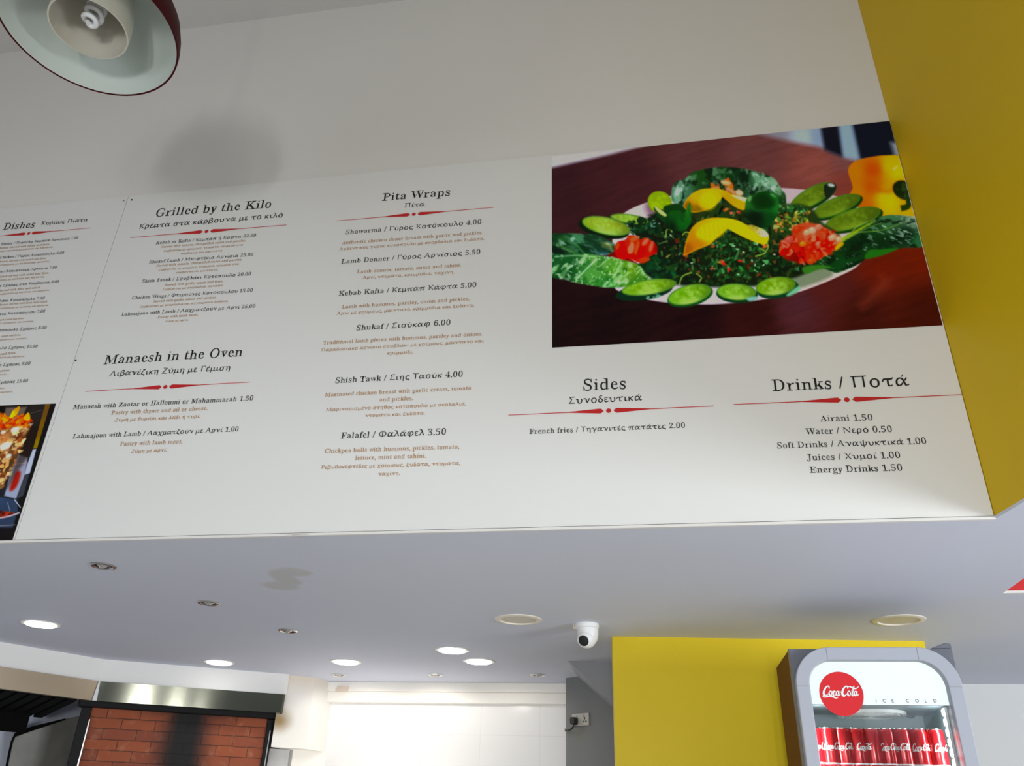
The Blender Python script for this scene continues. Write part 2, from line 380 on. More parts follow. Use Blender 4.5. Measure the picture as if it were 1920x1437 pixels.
    def scatter(s, region, n, size, pal, asp=(1, 2.5), alpha=(.6, 1), ang=(0, 360), soft=2):
        p = np.array(region, float); lo, hi = p.min(0), p.max(0); k = 0; tries = 0
        while k < n and tries < n*20:
            tries += 1
            x, y = lo+(hi-lo)*s.r.rand(2); ins = False
            for a, b in zip(p, np.roll(p, -1, 0)):
                if a[1] != b[1] and (a[1] > y) != (b[1] > y) and x < (b[0]-a[0])*(y-a[1])/(b[1]-a[1])+a[0]: ins = not ins
            if not ins: continue
            k += 1
            z = s.r.uniform(*size); q = s.r.uniform(*asp); m = s.r.randint(5, 8)
            t = np.sort(s.r.rand(m))*2*math.pi; rr = z*s.r.uniform(.6, 1.15, m); an = math.radians(s.r.uniform(*ang))
            u = rr*np.cos(t)*q; v = rr*np.sin(t)
            c = np.array(pal[s.r.randint(len(pal))], float)*s.r.uniform(.8, 1.15)
            s.poly(np.c_[x+u*math.cos(an)-v*math.sin(an), y+u*math.sin(an)+v*math.cos(an)], tuple(c), soft=soft, sm=m > 6, alpha=s.r.uniform(*alpha))

def cucumber(P, cx, cy, rx, ry, ang, skin=(14, 48, 14), flesh=(100, 148, 40), core=(104, 146, 30), off=(0, 10), lite=(148, 188, 92)):
    P.ell(cx+off[0], cy+off[1], rx+5, ry+3, ang, skin, soft=3)
    P.ell(cx, cy, rx, ry, ang, [(cx-rx*.7, cy, flesh), (cx+rx*.7, cy-ry*.3, tuple(v*.8 for v in flesh)), (cx, cy+ry*.6, lite)], soft=3, rim=(10, (58, 112, 36), .8))
    P.ell(cx, cy-ry*.12, rx*.72, ry*.6, ang, core, soft=14, alpha=.75, tex=[((14, 5), .55, .2, lite, .5)])
    for i in range(5):
        t = (i-2)/2.6+.12*math.sin(i*5+cx); ca, sa = math.cos(math.radians(ang)), math.sin(math.radians(ang))
        x = cx+t*rx*.62*ca; y = cy+t*rx*.62*sa
        P.ell(x, y+ry*.2*math.sin(i*2.3+cx), rx*.11, ry*.14, ang+50, lite, soft=8, alpha=.38)

def paint_salad():
    P = Painter(1920, 1112, .5)
    bg = [(40, 260, (52, 24, 32)), (300, 300, (60, 28, 34)), (700, 180, (84, 48, 52)), (1000, 180, (97, 58, 60)), (1300, 240, (128, 72, 68)), (1430, 320, (118, 58, 52)), (1420, 200, (112, 70, 72)), (60, 800, (28, 10, 14)), (300, 950, (20, 8, 12)), (700, 960, (26, 8, 12)), (1000, 950, (45, 14, 14)), (1200, 900, (72, 36, 44)), (1350, 820, (75, 28, 28)), (1600, 700, (98, 28, 18)), (1800, 650, (102, 30, 18)), (1800, 930, (62, 18, 12)), (1500, 960, (58, 18, 14)), (100, 450, (52, 24, 30)), (400, 350, (64, 30, 36)), (40, 1080, (20, 8, 10))]
    P.poly([(-5, -5), (1925, -5), (1925, 1117), (-5, 1117)], bg, sm=False, tex=[((16, 2, 7, -.35), .52, .5, (150, 70, 55), .06), ((12, 8, 8, -.3), .6, .3, (25, 8, 8), .09)])
    P.line([(1500, 900), (1600, 800), (1620, 760)], 30, 60, (130, 60, 45), soft=24, alpha=.4)
    P.poly([(0, 150), (500, 130), (300, 180), (36, 240), (0, 240)], (172, 172, 192), soft=9, sm=False)
    P.poly([(980, 70), (1700, -10), (1760, 190), (1500, 210), (1300, 140), (1120, 105)], [(1100, 90, (120, 120, 138)), (1230, 95, (150, 168, 195)), (1300, 90, (120, 140, 175))], soft=14, sm=False)
    P.poly([(1305, 20), (1400, 20), (1420, 190), (1330, 155)], (16, 18, 34), soft=12, sm=False)
    P.poly([(1450, 10), (1720, 0), (1720, 190), (1490, 205)], (14, 20, 38), soft=14, sm=False)
    P.poly([(1395, 30), (1455, 30), (1495, 200), (1420, 190)], (125, 152, 182), soft=16, sm=False)
    P.poly([(1640, 120), (1720, 110), (1720, 185), (1660, 185)], (120, 130, 145), soft=14, sm=False)
    # yellow pepper
    P.poly([(1442, 262), (1450, 228), (1490, 202), (1560, 186), (1620, 180), (1690, 184), (1780, 230), (1800, 350), (1800, 470), (1640, 472), (1560, 462), (1500, 440), (1470, 400), (1446, 372), (1462, 330)], [(1470, 260, (205, 110, 20)), (1560, 250, (190, 72, 12)), (1550, 330, (196, 78, 14)), (1640, 230, (212, 160, 18)), (1680, 260, (214, 172, 28)), (1480, 350, (205, 110, 30)), (1520, 420, (190, 90, 14)), (1610, 380, (226, 160, 20)), (1640, 420, (222, 160, 24)), (1700, 340, (200, 120, 20)), (1720, 440, (225, 150, 25))], soft=4)
    P.ell(1640, 395, 40, 40, 0, (230, 170, 25), soft=25, alpha=.8)
    P.line([(1655, 250), (1675, 230)], 8, 4, (240, 225, 150), soft=4)
    P.line([(1660, 320), (1640, 350), (1580, 345)], 10, 20, (150, 60, 10), soft=12, alpha=.5)
    P.ell(1700, 345, 52, 42, 40, (16, 34, 12), soft=4, tex=[((20, 4), .58, .2, (60, 90, 40), .6)])
    P.line([(1725, 380), (1725, 420), (1690, 432)], 26, 30, (26, 58, 16), soft=4)
    # plate
    plate = [(322, 600), (370, 460), (600, 372), (900, 335), (1180, 338), (1380, 372), (1505, 440), (1570, 560), (1500, 690), (1400, 752), (1220, 824), (1050, 862), (800, 887), (560, 876), (400, 838), (325, 790)]
    P.poly(plate, [(450, 440, (190, 178, 200)), (1200, 370, (176, 160, 178)), (1450, 420, (170, 155, 165)), (600, 870, (180, 172, 205)), (1050, 850, (175, 168, 190)), (1300, 790, (190, 175, 182)), (1400, 740, (195, 180, 185))], soft=3)
    P.poly([(480, 410), (560, 400), (560, 520), (500, 480)], (90, 60, 70), soft=16, alpha=.7)
    P.poly([(1170, 780), (1250, 700), (1330, 700), (1370, 740), (1330, 770), (1200, 812)], (108, 122, 102), soft=10)
    # top cucumbers on the right, lime on the left
    for a in ((1268, 375, 118, 42, -29), (1385, 420, 122, 40, -22), (1462, 482, 138, 46, -17)):
        cucumber(P, *a, skin=(20, 58, 14), flesh=(88, 116, 32), core=(72, 100, 24), off=(7, 8), lite=(110, 140, 45))
    P.poly([(1325, 330), (1350, 312), (1380, 318), (1378, 345), (1340, 385)], (22, 38, 26), soft=3); P.ell(1360, 322, 16, 8, 10, (170, 185, 190), soft=4)
    P.ell(548, 402, 58, 52, 20, (120, 150, 22), soft=3, tex=[((26, 9), .5, .3, (142, 172, 40), .7)], rim=(10, (108, 140, 24)))
    # lettuce behind
    back = [(604, 350), (620, 310), (670, 290), (700, 262), (780, 242), (860, 236), (960, 246), (1030, 265), (1090, 290), (1125, 340), (1145, 375), (1130, 440), (1000, 460), (700, 450), (640, 420), (606, 395)]
    P.poly(back, [(640, 330, (70, 120, 95)), (740, 270, (24, 70, 22)), (850, 265, (14, 55, 18)), (940, 290, (10, 42, 18)), (1010, 280, (60, 110, 75)), (1080, 330, (120, 160, 135)), (1130, 400, (18, 62, 22)), (800, 380, (12, 40, 14))], soft=4, tex=[((34, 21), .56, .12, (8, 30, 14), .8), ((26, 14), .64, .2, (120, 165, 140), .5)])
    for q in ([(625, 330), (650, 300), (662, 330), (640, 400), (618, 390)], [(985, 262), (1025, 275), (1015, 320), (990, 345), (1000, 300)], [(1035, 262), (1060, 300), (1095, 330), (1080, 345), (1030, 310)], [(620, 350), (650, 340), (645, 395)]):
        P.poly(q, (165, 198, 190), soft=6, alpha=.8, tex=[((18, 3), .5, .2, (60, 120, 80), .6)])
    P.line([(850, 245), (855, 290), (840, 330)], 8, 4, (60, 120, 60), soft=5, alpha=.6)
    P.scatter([(785, 320), (850, 298), (905, 315), (938, 365), (900, 370), (800, 345)], 22, (11, 20), [(205, 70, 22), (215, 100, 40), (226, 120, 60), (230, 150, 110), (190, 45, 20)], asp=(1, 1.4), soft=4)
    P.ell(925, 358, 18, 14, 20, (226, 168, 140), soft=5); P.ell(862, 310, 24, 10, 10, (232, 165, 120), soft=6)
    # tabbouleh bed
    bed = [(470, 500), (560, 440), (700, 430), (900, 400), (1110, 410), (1250, 420), (1320, 500), (1400, 560), (1390, 650), (1280, 720), (1160, 770), (1010, 800), (800, 805), (600, 790), (480, 740), (440, 600)]
    P.poly(bed, [(600, 600, (14, 20, 12)), (900, 700, (18, 28, 12)), (1150, 500, (40, 60, 24)), (1100, 700, (14, 26, 12)), (800, 450, (38, 56, 20)), (520, 720, (10, 26, 16))], soft=8, tex=[((18, 31), .6, .12, (22, 62, 24), .7)])
    inner = [(500, 520), (640, 480), (820, 440), (1000, 440), (1200, 440), (1290, 520), (1340, 640), (1220, 720), (1000, 780), (800, 790), (640, 780), (500, 700)]
    P.scatter(inner, 420, (5, 14), [(16, 46, 20), (22, 66, 26), (10, 30, 14), (30, 84, 34), (8, 20, 10), (44, 64, 22)], asp=(1, 3), alpha=(.7, 1))
    P.scatter(inner, 130, (3, 8), [(70, 110, 50), (90, 130, 70), (120, 132, 60), (60, 120, 80)], asp=(1, 3.5), alpha=(.5, .9))
    P.scatter(inner, 60, (6, 12), [(120, 40, 22), (150, 60, 34), (110, 80, 36), (96, 46, 20)], asp=(1, 1.7), alpha=(.5, .9))
    P.scatter([(820, 560), (1000, 560), (1090, 640), (1000, 760), (820, 770), (760, 680)], 110, (4, 13), [(26, 96, 40), (40, 120, 50), (16, 60, 30), (70, 140, 80), (30, 80, 34)], asp=(1, 2.4), alpha=(.6, 1))
    for x, y, r, c in ((850, 690, 20, (190, 50, 34)), (880, 725, 17, (178, 22, 18)), (930, 680, 15, (170, 36, 24)), (800, 712, 15, (188, 90, 72)), (800, 606, 17, (176, 54, 36)), (668, 655, 18, (142, 72, 34)), (868, 440, 20, (178, 82, 34)), (890, 455, 12, (215, 90, 80)), (918, 452, 14, (196, 54, 40)), (1042, 610, 20, (190, 96, 50)), (830, 690, 16, (130, 100, 40))):
        an = P.r.rand()*6; m = P.r.randint(5, 7); t = an+np.sort(P.r.rand(m))*6.28; rr = r*P.r.uniform(.6, 1.15, m); P.poly(np.c_[x+rr*np.cos(t), y+.75*rr*np.sin(t)], c, soft=3, sm=False); P.ell(x-r*.2, y-r*.3, r*.3, r*.2, 0, tuple(min(255, v+70) for v in c), soft=4, alpha=.6)
    P.scatter([(1100, 480), (1180, 430), (1250, 440), (1260, 500), (1200, 540), (1100, 540)], 60, (6, 13), [(150, 160, 60), (196, 190, 120), (200, 150, 60), (90, 130, 50), (180, 100, 50), (40, 90, 36)], asp=(1, 2.4), soft=3)
    P.scatter([(1110, 410), (1220, 420), (1260, 450), (1130, 440)], 40, (5, 11), [(40, 110, 50), (90, 150, 90), (24, 70, 30)], asp=(1, 2))
    for x, y in ((900, 610), (915, 625), (945, 640), (920, 745), (1010, 600), (985, 680), (1000, 700), (700, 690), (760, 520), (520, 490), (545, 505), (600, 560), (1090, 650), (1040, 700)):
        P.ell(x, y, 7, 3.5, x*37 % 180, (165, 205, 175), soft=2.5, alpha=.85)
    for q in ([(640, 800), (655, 755), (700, 735)], [(720, 740), (745, 760), (735, 780)], [(578, 570), (580, 535), (600, 530), (605, 545)], [(655, 560), (670, 545), (690, 548)], [(1040, 650), (1062, 615), (1050, 590)], [(1020, 620), (1050, 640), (1000, 660)]):
        P.line(q, 5, 7, (120, 150, 60), soft=2.5)
    # dark parsley on the left, leaf on the lower left
    P.scatter([(420, 500), (520, 470), (560, 540), (440, 560)], 60, (7, 17), [(8, 24, 14), (12, 40, 20), (20, 64, 30)], asp=(1, 2))
    P.scatter([(470, 505), (545, 495), (530, 520), (480, 525)], 9, (4, 8), [(110, 160, 150), (70, 120, 110)], asp=(1, 2))
    P.scatter([(450, 690), (560, 650), (620, 740), (560, 780), (470, 740)], 60, (8, 20), [(10, 34, 20), (14, 58, 26), (18, 76, 38)], asp=(1, 2))
    # left cucumbers
    cucumber(P, 405, 482, 92, 22, 8, off=(0, 4), flesh=(128, 156, 66))
    cucumber(P, 295, 515, 118, 42, 12, skin=(8, 26, 10), flesh=(120, 152, 48), core=(130, 150, 40), off=(-12, 11))
    P.scatter([(400, 500), (470, 480), (500, 520), (420, 560)], 40, (7, 16), [(10, 30, 16), (14, 48, 22), (24, 80, 36)], asp=(1, 2))
    # left lettuce
    P.poly([(30, 560), (90, 550), (180, 552), (260, 560), (320, 590), (350, 620), (330, 650), (200, 655), (30, 660)], [(60, 575, (40, 100, 45)), (160, 580, (60, 120, 80)), (250, 590, (64, 110, 80)), (60, 630, (6, 22, 14)), (200, 640, (14, 60, 34)), (300, 600, (90, 96, 30)), (280, 640, (60, 110, 130))], soft=4, tex=[((20, 6, 2.2, .5), .62, .2, (150, 195, 185), .6), ((26, 7, 2, .4), .58, .2, (6, 40, 20), .75)])
    P.line([(60, 600), (120, 630), (180, 660)], 8, 12, (60, 120, 50), soft=5, alpha=.8)
    P.line([(150, 600), (185, 640), (215, 665)], 6, 10, (56, 128, 56), soft=5, alpha=.8)
    P.poly([(300, 655), (345, 625), (440, 690), (440, 700)], (110, 20, 12), soft=5, sm=False)
    P.poly([(30, 655), (110, 650), (200, 648), (300, 660), (400, 682), (450, 700), (480, 740), (500, 765), (440, 790), (370, 805), (300, 808), (240, 800), (150, 785), (100, 770), (60, 765), (30, 745)], [(50, 700, (22, 80, 36)), (130, 710, (20, 76, 34)), (200, 740, (70, 140, 60)), (260, 690, (92, 150, 70)), (330, 740, (74, 142, 40)), (420, 720, (92, 140, 36)), (450, 770, (60, 120, 34)), (300, 790, (40, 120, 44)), (90, 750, (14, 60, 30))], soft=4, tex=[((20, 16, 2.4, -.8), .63, .22, (170, 210, 165), .7), ((24, 17), .58, .25, (22, 90, 30), .6), ((12, 19), .7, .14, (205, 228, 205), .5)])
    P.line([(50, 662), (150, 655), (240, 662)], 5, 4, (160, 200, 170), soft=4, alpha=.6)
    P.line([(250, 670), (200, 720), (150, 770)], 9, 4, (190, 215, 200), soft=4, alpha=.7)
    # left tomato
    P.poly([(335, 620), (350, 590), (385, 580), (400, 560), (430, 562), (455, 580), (480, 572), (530, 600), (535, 640), (500, 660), (475, 690), (440, 685), (410, 670), (350, 665)], [(360, 620, (200, 30, 14)), (420, 580, (222, 64, 36)), (450, 620, (205, 32, 16)), (500, 620, (214, 50, 30)), (480, 670, (220, 50, 20)), (380, 650, (212, 38, 16)), (535, 620, (120, 14, 10))], soft=3)
    for x, y, w, h, a, c in ((412, 620, 15, 30, 10, (226, 120, 96)), (395, 595, 14, 20, 5, (214, 50, 30)), (440, 620, 9, 34, 15, (232, 90, 60)), (378, 650, 14, 26, 0, (232, 46, 18)), (430, 575, 24, 10, -20, (234, 96, 66)), (480, 590, 10, 22, 40, (232, 110, 90)), (508, 612, 8, 26, 15, (230, 104, 84)), (460, 640, 16, 26, 5, (190, 22, 12)), (475, 675, 26, 10, -8, (238, 72, 34)), (415, 660, 20, 14, 0, (216, 34, 16)), (348, 610, 9, 18, 15, (228, 80, 56))):
        P.ell(x, y, w, h, a, c, soft=5, alpha=.85)
    # right leaf
    P.poly([(1290, 680), (1340, 640), (1420, 570), (1500, 520), (1570, 480), (1640, 462), (1760, 470), (1800, 480), (1800, 605), (1700, 620), (1560, 640), (1500, 690), (1400, 735), (1360, 730), (1300, 700)], [(1330, 670, (16, 60, 22)), (1450, 620, (12, 48, 20)), (1560, 540, (16, 60, 26)), (1620, 480, (60, 110, 70)), (1750, 475, (120, 150, 130)), (1720, 560, (8, 34, 18)), (1600, 600, (10, 44, 20)), (1420, 710, (14, 66, 24)), (1780, 590, (40, 100, 60))], soft=3, tex=[((22, 41, 2, -.3), .62, .1, (4, 24, 12), .7), ((14, 42, 2.5, .4), .7, .08, (130, 170, 150), .45)])
    P.poly([(1520, 670), (1540, 630), (1600, 625), (1680, 620), (1600, 655)], (32, 102, 26), soft=4)
    P.line([(1400, 590), (1480, 540), (1570, 490)], 22, 4, (130, 160, 40), soft=5)
    for q in ([(1420, 585), (1480, 520), (1530, 490)], [(1440, 575), (1520, 530), (1600, 500)], [(1460, 560), (1480, 520), (1560, 485)], [(1490, 545), (1600, 535), (1700, 500)]):
        P.line(q, 5, 2, (110, 150, 60), soft=2.5, alpha=.8)
    P.scatter([(1560, 520), (1770, 490), (1780, 590), (1600, 600)], 26, (3, 7), [(150, 185, 170), (90, 140, 110)], asp=(1.5, 4), alpha=(.5, .9), ang=(0, 40))
    P.poly([(1225, 712), (1300, 698), (1362, 712), (1300, 722), (1240, 742)], (50, 112, 34), soft=5)
    # right tomatoes
    tom = [(1120, 590), (1170, 560), (1180, 520), (1240, 500), (1300, 510), (1370, 545), (1408, 580), (1390, 620), (1340, 650), (1290, 680), (1220, 690), (1140, 670), (1115, 620)]
    P.poly(tom, [(1150, 620, (150, 34, 26)), (1250, 560, (205, 80, 56)), (1300, 620, (196, 40, 24)), (1380, 580, (214, 110, 84)), (1200, 670, (120, 20, 14))], soft=6)
    P.scatter(tom, 70, (11, 22), [(200, 48, 30), (214, 76, 52), (190, 30, 20), (222, 110, 84), (176, 30, 22)], asp=(1, 1.5), alpha=(.7, 1), soft=3)
    for x, y, r, c in ((1270, 535, 20, (230, 160, 140)), (1300, 520, 18, (222, 120, 100)), (1245, 545, 18, (228, 150, 120)), (1365, 570, 20, (228, 150, 124)), (1395, 578, 14, (230, 160, 130)), (1225, 600, 15, (224, 120, 50)), (1300, 600, 16, (228, 110, 90)), (1200, 530, 20, (205, 60, 40)), (1160, 580, 22, (205, 80, 70)), (1265, 682, 18, (212, 70, 44)), (1330, 600, 24, (200, 36, 22)), (1260, 620, 26, (206, 44, 28))):
        P.ell(x, y, r, r*.75, -20, c, soft=5, alpha=.9); P.ell(x-3, y-5, r*.4, r*.25, -20, tuple(min(255, v+45) for v in c), soft=4, alpha=.6)
    P.poly([(1380, 615), (1400, 595), (1420, 600), (1385, 630)], (220, 150, 20), soft=5)
    # lemons
    for pts, shade in (([(660, 420), (690, 372), (740, 342), (800, 336), (840, 346), (845, 372), (830, 400), (790, 432), (730, 450), (690, 448)], [(680, 430, (120, 84, 16)), (720, 380, (206, 156, 22)), (780, 370, (196, 168, 24)), (820, 390, (190, 166, 40)), (740, 440, (120, 90, 30))]),):
        P.poly(pts, shade, soft=3, rim=(10, (212, 150, 24), .7))
    P.ell(775, 400, 42, 40, 0, (206, 178, 30), soft=10, alpha=.8)
    P.poly([(790, 336), (850, 345), (900, 368), (965, 388), (958, 415), (945, 440), (905, 425), (860, 390), (820, 355)], [(820, 345, (212, 158, 22)), (870, 380, (214, 140, 20)), (930, 420, (218, 150, 24))], soft=3)
    P.poly([(890, 370), (930, 375), (966, 388), (958, 402), (920, 388)], (206, 196, 160), soft=4)
    P.poly([(662, 650), (672, 590), (700, 525), (740, 492), (790, 477), (850, 477), (890, 490), (880, 520), (850, 545), (820, 570), (790, 600), (760, 615), (720, 630), (690, 645)], [(680, 620, (150, 82, 26)), (690, 560, (190, 120, 24)), (740, 510, (204, 150, 24)), (820, 500, (208, 170, 24)), (780, 560, (196, 172, 30)), (730, 610, (170, 110, 30)), (860, 510, (206, 160, 30))], soft=3, rim=(9, (208, 146, 26), .7))
    P.ell(790, 540, 72, 40, -14, (196, 176, 26), soft=9, alpha=.85)
    for i in range(6):
        x = 735+i*22
        P.line([(x, 505+abs(i-3)*4), (x+8, 570)], 3, 2, (170, 140, 24), soft=3, alpha=.5)
    P.poly([(850, 478), (915, 488), (960, 510), (1010, 530), (1055, 552), (1065, 575), (1050, 600), (1020, 598), (960, 575), (900, 545), (860, 520), (830, 500)], [(880, 500, (212, 182, 28)), (960, 540, (208, 172, 20)), (1030, 590, (222, 190, 20))], soft=3)
    P.poly([(965, 515), (1000, 513), (1045, 535), (1063, 560), (1045, 570), (1010, 555)], [(985, 525, (160, 150, 60)), (1045, 560, (216, 208, 170))], soft=4, tex=[((12, 77), .6, .15, (120, 110, 40), .5)])
    # cucumber cups
    P.poly([(520, 425), (560, 440), (600, 470), (575, 500), (540, 470)], (16, 62, 20), soft=3)
    P.poly([(522, 422), (545, 432), (582, 462), (570, 470), (540, 450)], (165, 178, 110), soft=3)
    P.poly([(565, 430), (600, 412), (640, 412), (670, 440), (660, 470), (600, 470)], (14, 58, 16), soft=4)
    P.poly([(580, 470), (600, 445), (640, 442), (665, 455), (690, 405), (698, 470), (690, 510), (660, 540), (610, 535), (570, 520)], [(600, 460, (18, 84, 22)), (650, 500, (18, 92, 24)), (690, 440, (36, 110, 34)), (600, 520, (6, 26, 12)), (580, 480, (12, 50, 18))], soft=3, tex=[((16, 51, 3, 1.3), .6, .2, (10, 60, 18), .6)])
    P.poly([(955, 400), (975, 375), (1040, 350), (1100, 365), (1112, 420), (1100, 470), (1070, 515), (1030, 525), (980, 500), (955, 460)], [(970, 390, (40, 110, 40)), (1040, 380, (10, 60, 14)), (1090, 390, (24, 96, 30)), (1000, 480, (6, 24, 12)), (1080, 480, (12, 66, 22)), (1105, 430, (30, 110, 40))], soft=3)
    P.ell(1035, 400, 58, 34, 12, (8, 44, 10), soft=12, alpha=.8)
    P.line([(965, 400), (1000, 440), (1060, 440)], 6, 10, (24, 92, 34), soft=6, alpha=.7)
    P.ell(975, 385, 8, 14, 20, (110, 160, 100), soft=5, alpha=.8); P.ell(1085, 370, 16, 6, 30, (90, 150, 100), soft=4, alpha=.7)
    # front cucumbers
    cucumber(P, 498, 805, 132, 36, -9, skin=(10, 44, 26), flesh=(104, 154, 44), core=(92, 138, 20), off=(-24, 22))
    P.scatter([(470, 850), (560, 830), (550, 850), (480, 862)], 8, (4, 8), [(120, 180, 150), (80, 150, 110)], asp=(1, 2.5), ang=(-20, 0))
    cucumber(P, 690, 840, 106, 46, -14, skin=(16, 70, 24), flesh=(98, 154, 42), core=(84, 140, 22), off=(2, 7))
    cucumber(P, 912, 828, 94, 40, 3, skin=(10, 52, 26), flesh=(102, 156, 48), core=(88, 140, 26), off=(2, 10))
    cucumber(P, 1098, 800, 96, 44, -8, skin=(12, 58, 30), flesh=(100, 146, 36), core=(90, 130, 20), off=(8, 12))
    P.poly([(960, 858), (1005, 848), (1008, 862), (975, 872)], (110, 165, 160), soft=5); P.poly([(1150, 840), (1205, 800), (1208, 822), (1165, 846)], (100, 165, 135), soft=5)
    P.C *= (1+.05*(P.noise(5, 63)-.5))[..., None]
    return P

def paint_doner():
    P = Painter(1060, 2600, .22, 8)      # x: 1/10 px from the left edge of the frame minus 0, y: 1/10 px below the top
    W, H = 1060, 2600
    P.poly([(-9, -9), (W+9, -9), (W+9, H+9), (-9, H+9)], [(200, 60, (20, 17, 18)), (700, 250, (40, 34, 32)), (700, 600, (26, 20, 20)), (700, 1000, (30, 26, 28)), (950, 1200, (26, 25, 28)), (300, 2300, (18, 14, 16)), (700, 1600, (34, 36, 44))], sm=False)
    P.poly([(120, 40), (520, 40), (480, 300), (380, 380), (150, 300)], (92, 80, 72), soft=20, sm=False)
    P.poly([(940, -9), (1070, -9), (1070, 2600), (900, 2600), (930, 1200)], (22, 20, 21), soft=8, sm=False)
    P.poly([(848, -20), (945, -20), (962, 820), (888, 830)], [(880, 100, (96, 66, 28)), (890, 500, (104, 76, 22)), (920, 800, (120, 100, 26))], soft=6, sm=False)
    P.line([(560, 190), (760, 130), (850, 110)], 8, 6, (110, 100, 90), soft=6, alpha=.7)
    P.sh = .323
    P.poly([(341, 924), (520, 1000), (470, 1310), (302, 1759), (81, 1694), (200, 1250)], [(340, 1000, (70, 68, 74)), (300, 1250, (150, 148, 160)), (400, 1350, (150, 155, 185)), (150, 1650, (88, 100, 122)), (260, 1600, (120, 138, 168))], soft=14, sm=False)
    P.poly([(614, 845), (682, 836), (560, 1290), (464, 1317), (500, 1150)], (150, 158, 178), soft=8, sm=False)
    P.poly([(464, 1317), (550, 1290), (440, 1700), (320, 1760)], (52, 56, 66), soft=8, sm=False)
    P.line([(270, 1110), (500, 1090)], 14, 10, (180, 160, 140), soft=7)
    P.sh = 0
    P.sh = .323; P.poly([(290, 1270), (390, 1270), (330, 1500), (240, 1600), (180, 1570)], (140, 36, 30), soft=28); P.sh = 0
    P.poly([(-9, 1720), (600, 1720), (900, 1790), (980, 1990), (980, 2300), (-9, 2250)], [(200, 2040, (60, 92, 140)), (500, 2150, (40, 52, 72)), (800, 2150, (44, 56, 78))], soft=12, sm=False)
    P.line([(840, 1770), (1010, 1930)], 14, 12, (170, 175, 190), soft=6)
    P.line([(730, 1820), (830, 1990)], 10, 8, (120, 130, 150), soft=6)
    P.poly([(-9, 1900), (300, 1930), (900, 2010), (960, 2050), (700, 2120), (400, 2160), (-9, 2170)], [(100, 1980, (110, 34, 20)), (500, 2050, (70, 26, 22)), (860, 2050, (150, 50, 36))], soft=8, tex=[((60, 5), .55, .15, (40, 16, 14), .7)])
    P.line([(-9, 2160), (400, 2140), (800, 2090), (1020, 2020)], 12, 40, (150, 140, 150), soft=8)
    P.line([(-9, 2275), (1010, 2245)], 12, 12, (120, 115, 120), soft=6)
    # the cone of meat, narrower towards its foot
    P.sh = .323
    cone = [(-900, 330), (200, 260), (450, 280), (560, 330), (580, 400), (540, 500), (480, 620), (400, 820), (340, 940), (290, 1050), (194, 1273), (100, 1430), (30, 1560), (-400, 1600), (-900, 1400)]
    P.poly(cone, [(60, 420, (150, 70, 30)), (300, 700, (170, 120, 76)), (200, 1100, (160, 118, 66)), (520, 700, (84, 48, 30)), (450, 1100, (72, 48, 32)), (100, 1600, (130, 90, 46))], soft=8)
    P.scatter(cone, 420, (26, 58), [(196, 160, 108), (176, 130, 78), (150, 92, 50), (206, 178, 130), (120, 60, 30), (96, 44, 24), (190, 140, 90)], asp=(1, 2.2), alpha=(.6, 1), ang=(-50, -10), soft=7)
    P.poly([(500, 480), (660, 460), (600, 800), (500, 1000), (300, 1300), (150, 1550), (120, 1500), (330, 1000), (480, 700)], (40, 26, 20), soft=40, alpha=.6)
    for x, y, r in ((280, 460, 80), (100, 760, 110), (160, 950, 60), (60, 500, 50)):
        P.ell(x, y, r, r*.6, -20, (214, 206, 196), soft=16, alpha=.85)
    P.scatter([(-300, 230), (450, 200), (580, 300), (560, 380), (300, 400), (-300, 420)], 90, (30, 60), [(190, 60, 20), (214, 90, 26), (170, 40, 18), (224, 130, 30)], asp=(1, 2), ang=(-40, 0), soft=7)
    P.poly([(180, 240), (230, 120), (300, 60), (370, 30), (340, 140), (260, 220)], [(250, 150, (226, 180, 20)), (340, 60, (220, 130, 30))], soft=8)
    P.poly([(440, 260), (520, 150), (560, 200), (560, 290), (500, 300)], (214, 150, 30), soft=8)
    P.scatter([(-200, 200), (160, 170), (150, 260), (-200, 280)], 26, (24, 44), [(220, 140, 30), (226, 170, 50), (200, 90, 24)], asp=(1, 2), soft=7)
    return P
# ================================================================ menu boards
BOLD = {}
for i in range(26): BOLD[chr(65+i)] = chr(0x1D400+i); BOLD[chr(97+i)] = chr(0x1D41A+i)
for i in range(10): BOLD[chr(48+i)] = chr(0x1D7CE+i)
for i in range(25):
    if 0x391+i != 0x3A2: BOLD[chr(0x391+i)] = chr(0x1D6A8+i)
    BOLD[chr(0x3B1+i)] = chr(0x1D6C2+i)
TONOS = dict(zip('άέήίόύώ', 'αεηιουω'))
GL = {}
def text_mesh(body):
    c = bpy.data.curves.new('glyph', 'FONT'); c.body = body; c.resolution_u = 3; c.fill_mode = 'FRONT'; c.extrude = 0
    o = bpy.data.objects.new('glyph', c); COL.objects.link(o)
    dg = bpy.context.evaluated_depsgraph_get(); me = bpy.data.meshes.new_from_object(o.evaluated_get(dg))
    n = len(me.vertices); v = np.zeros(n*3); me.vertices.foreach_get('co', v); v = v.reshape(-1, 3)[:, :2].copy()
    f = [tuple(p.vertices) for p in me.polygons]
    bpy.data.objects.remove(o); bpy.data.curves.remove(c); bpy.data.meshes.remove(me)
    return v, f
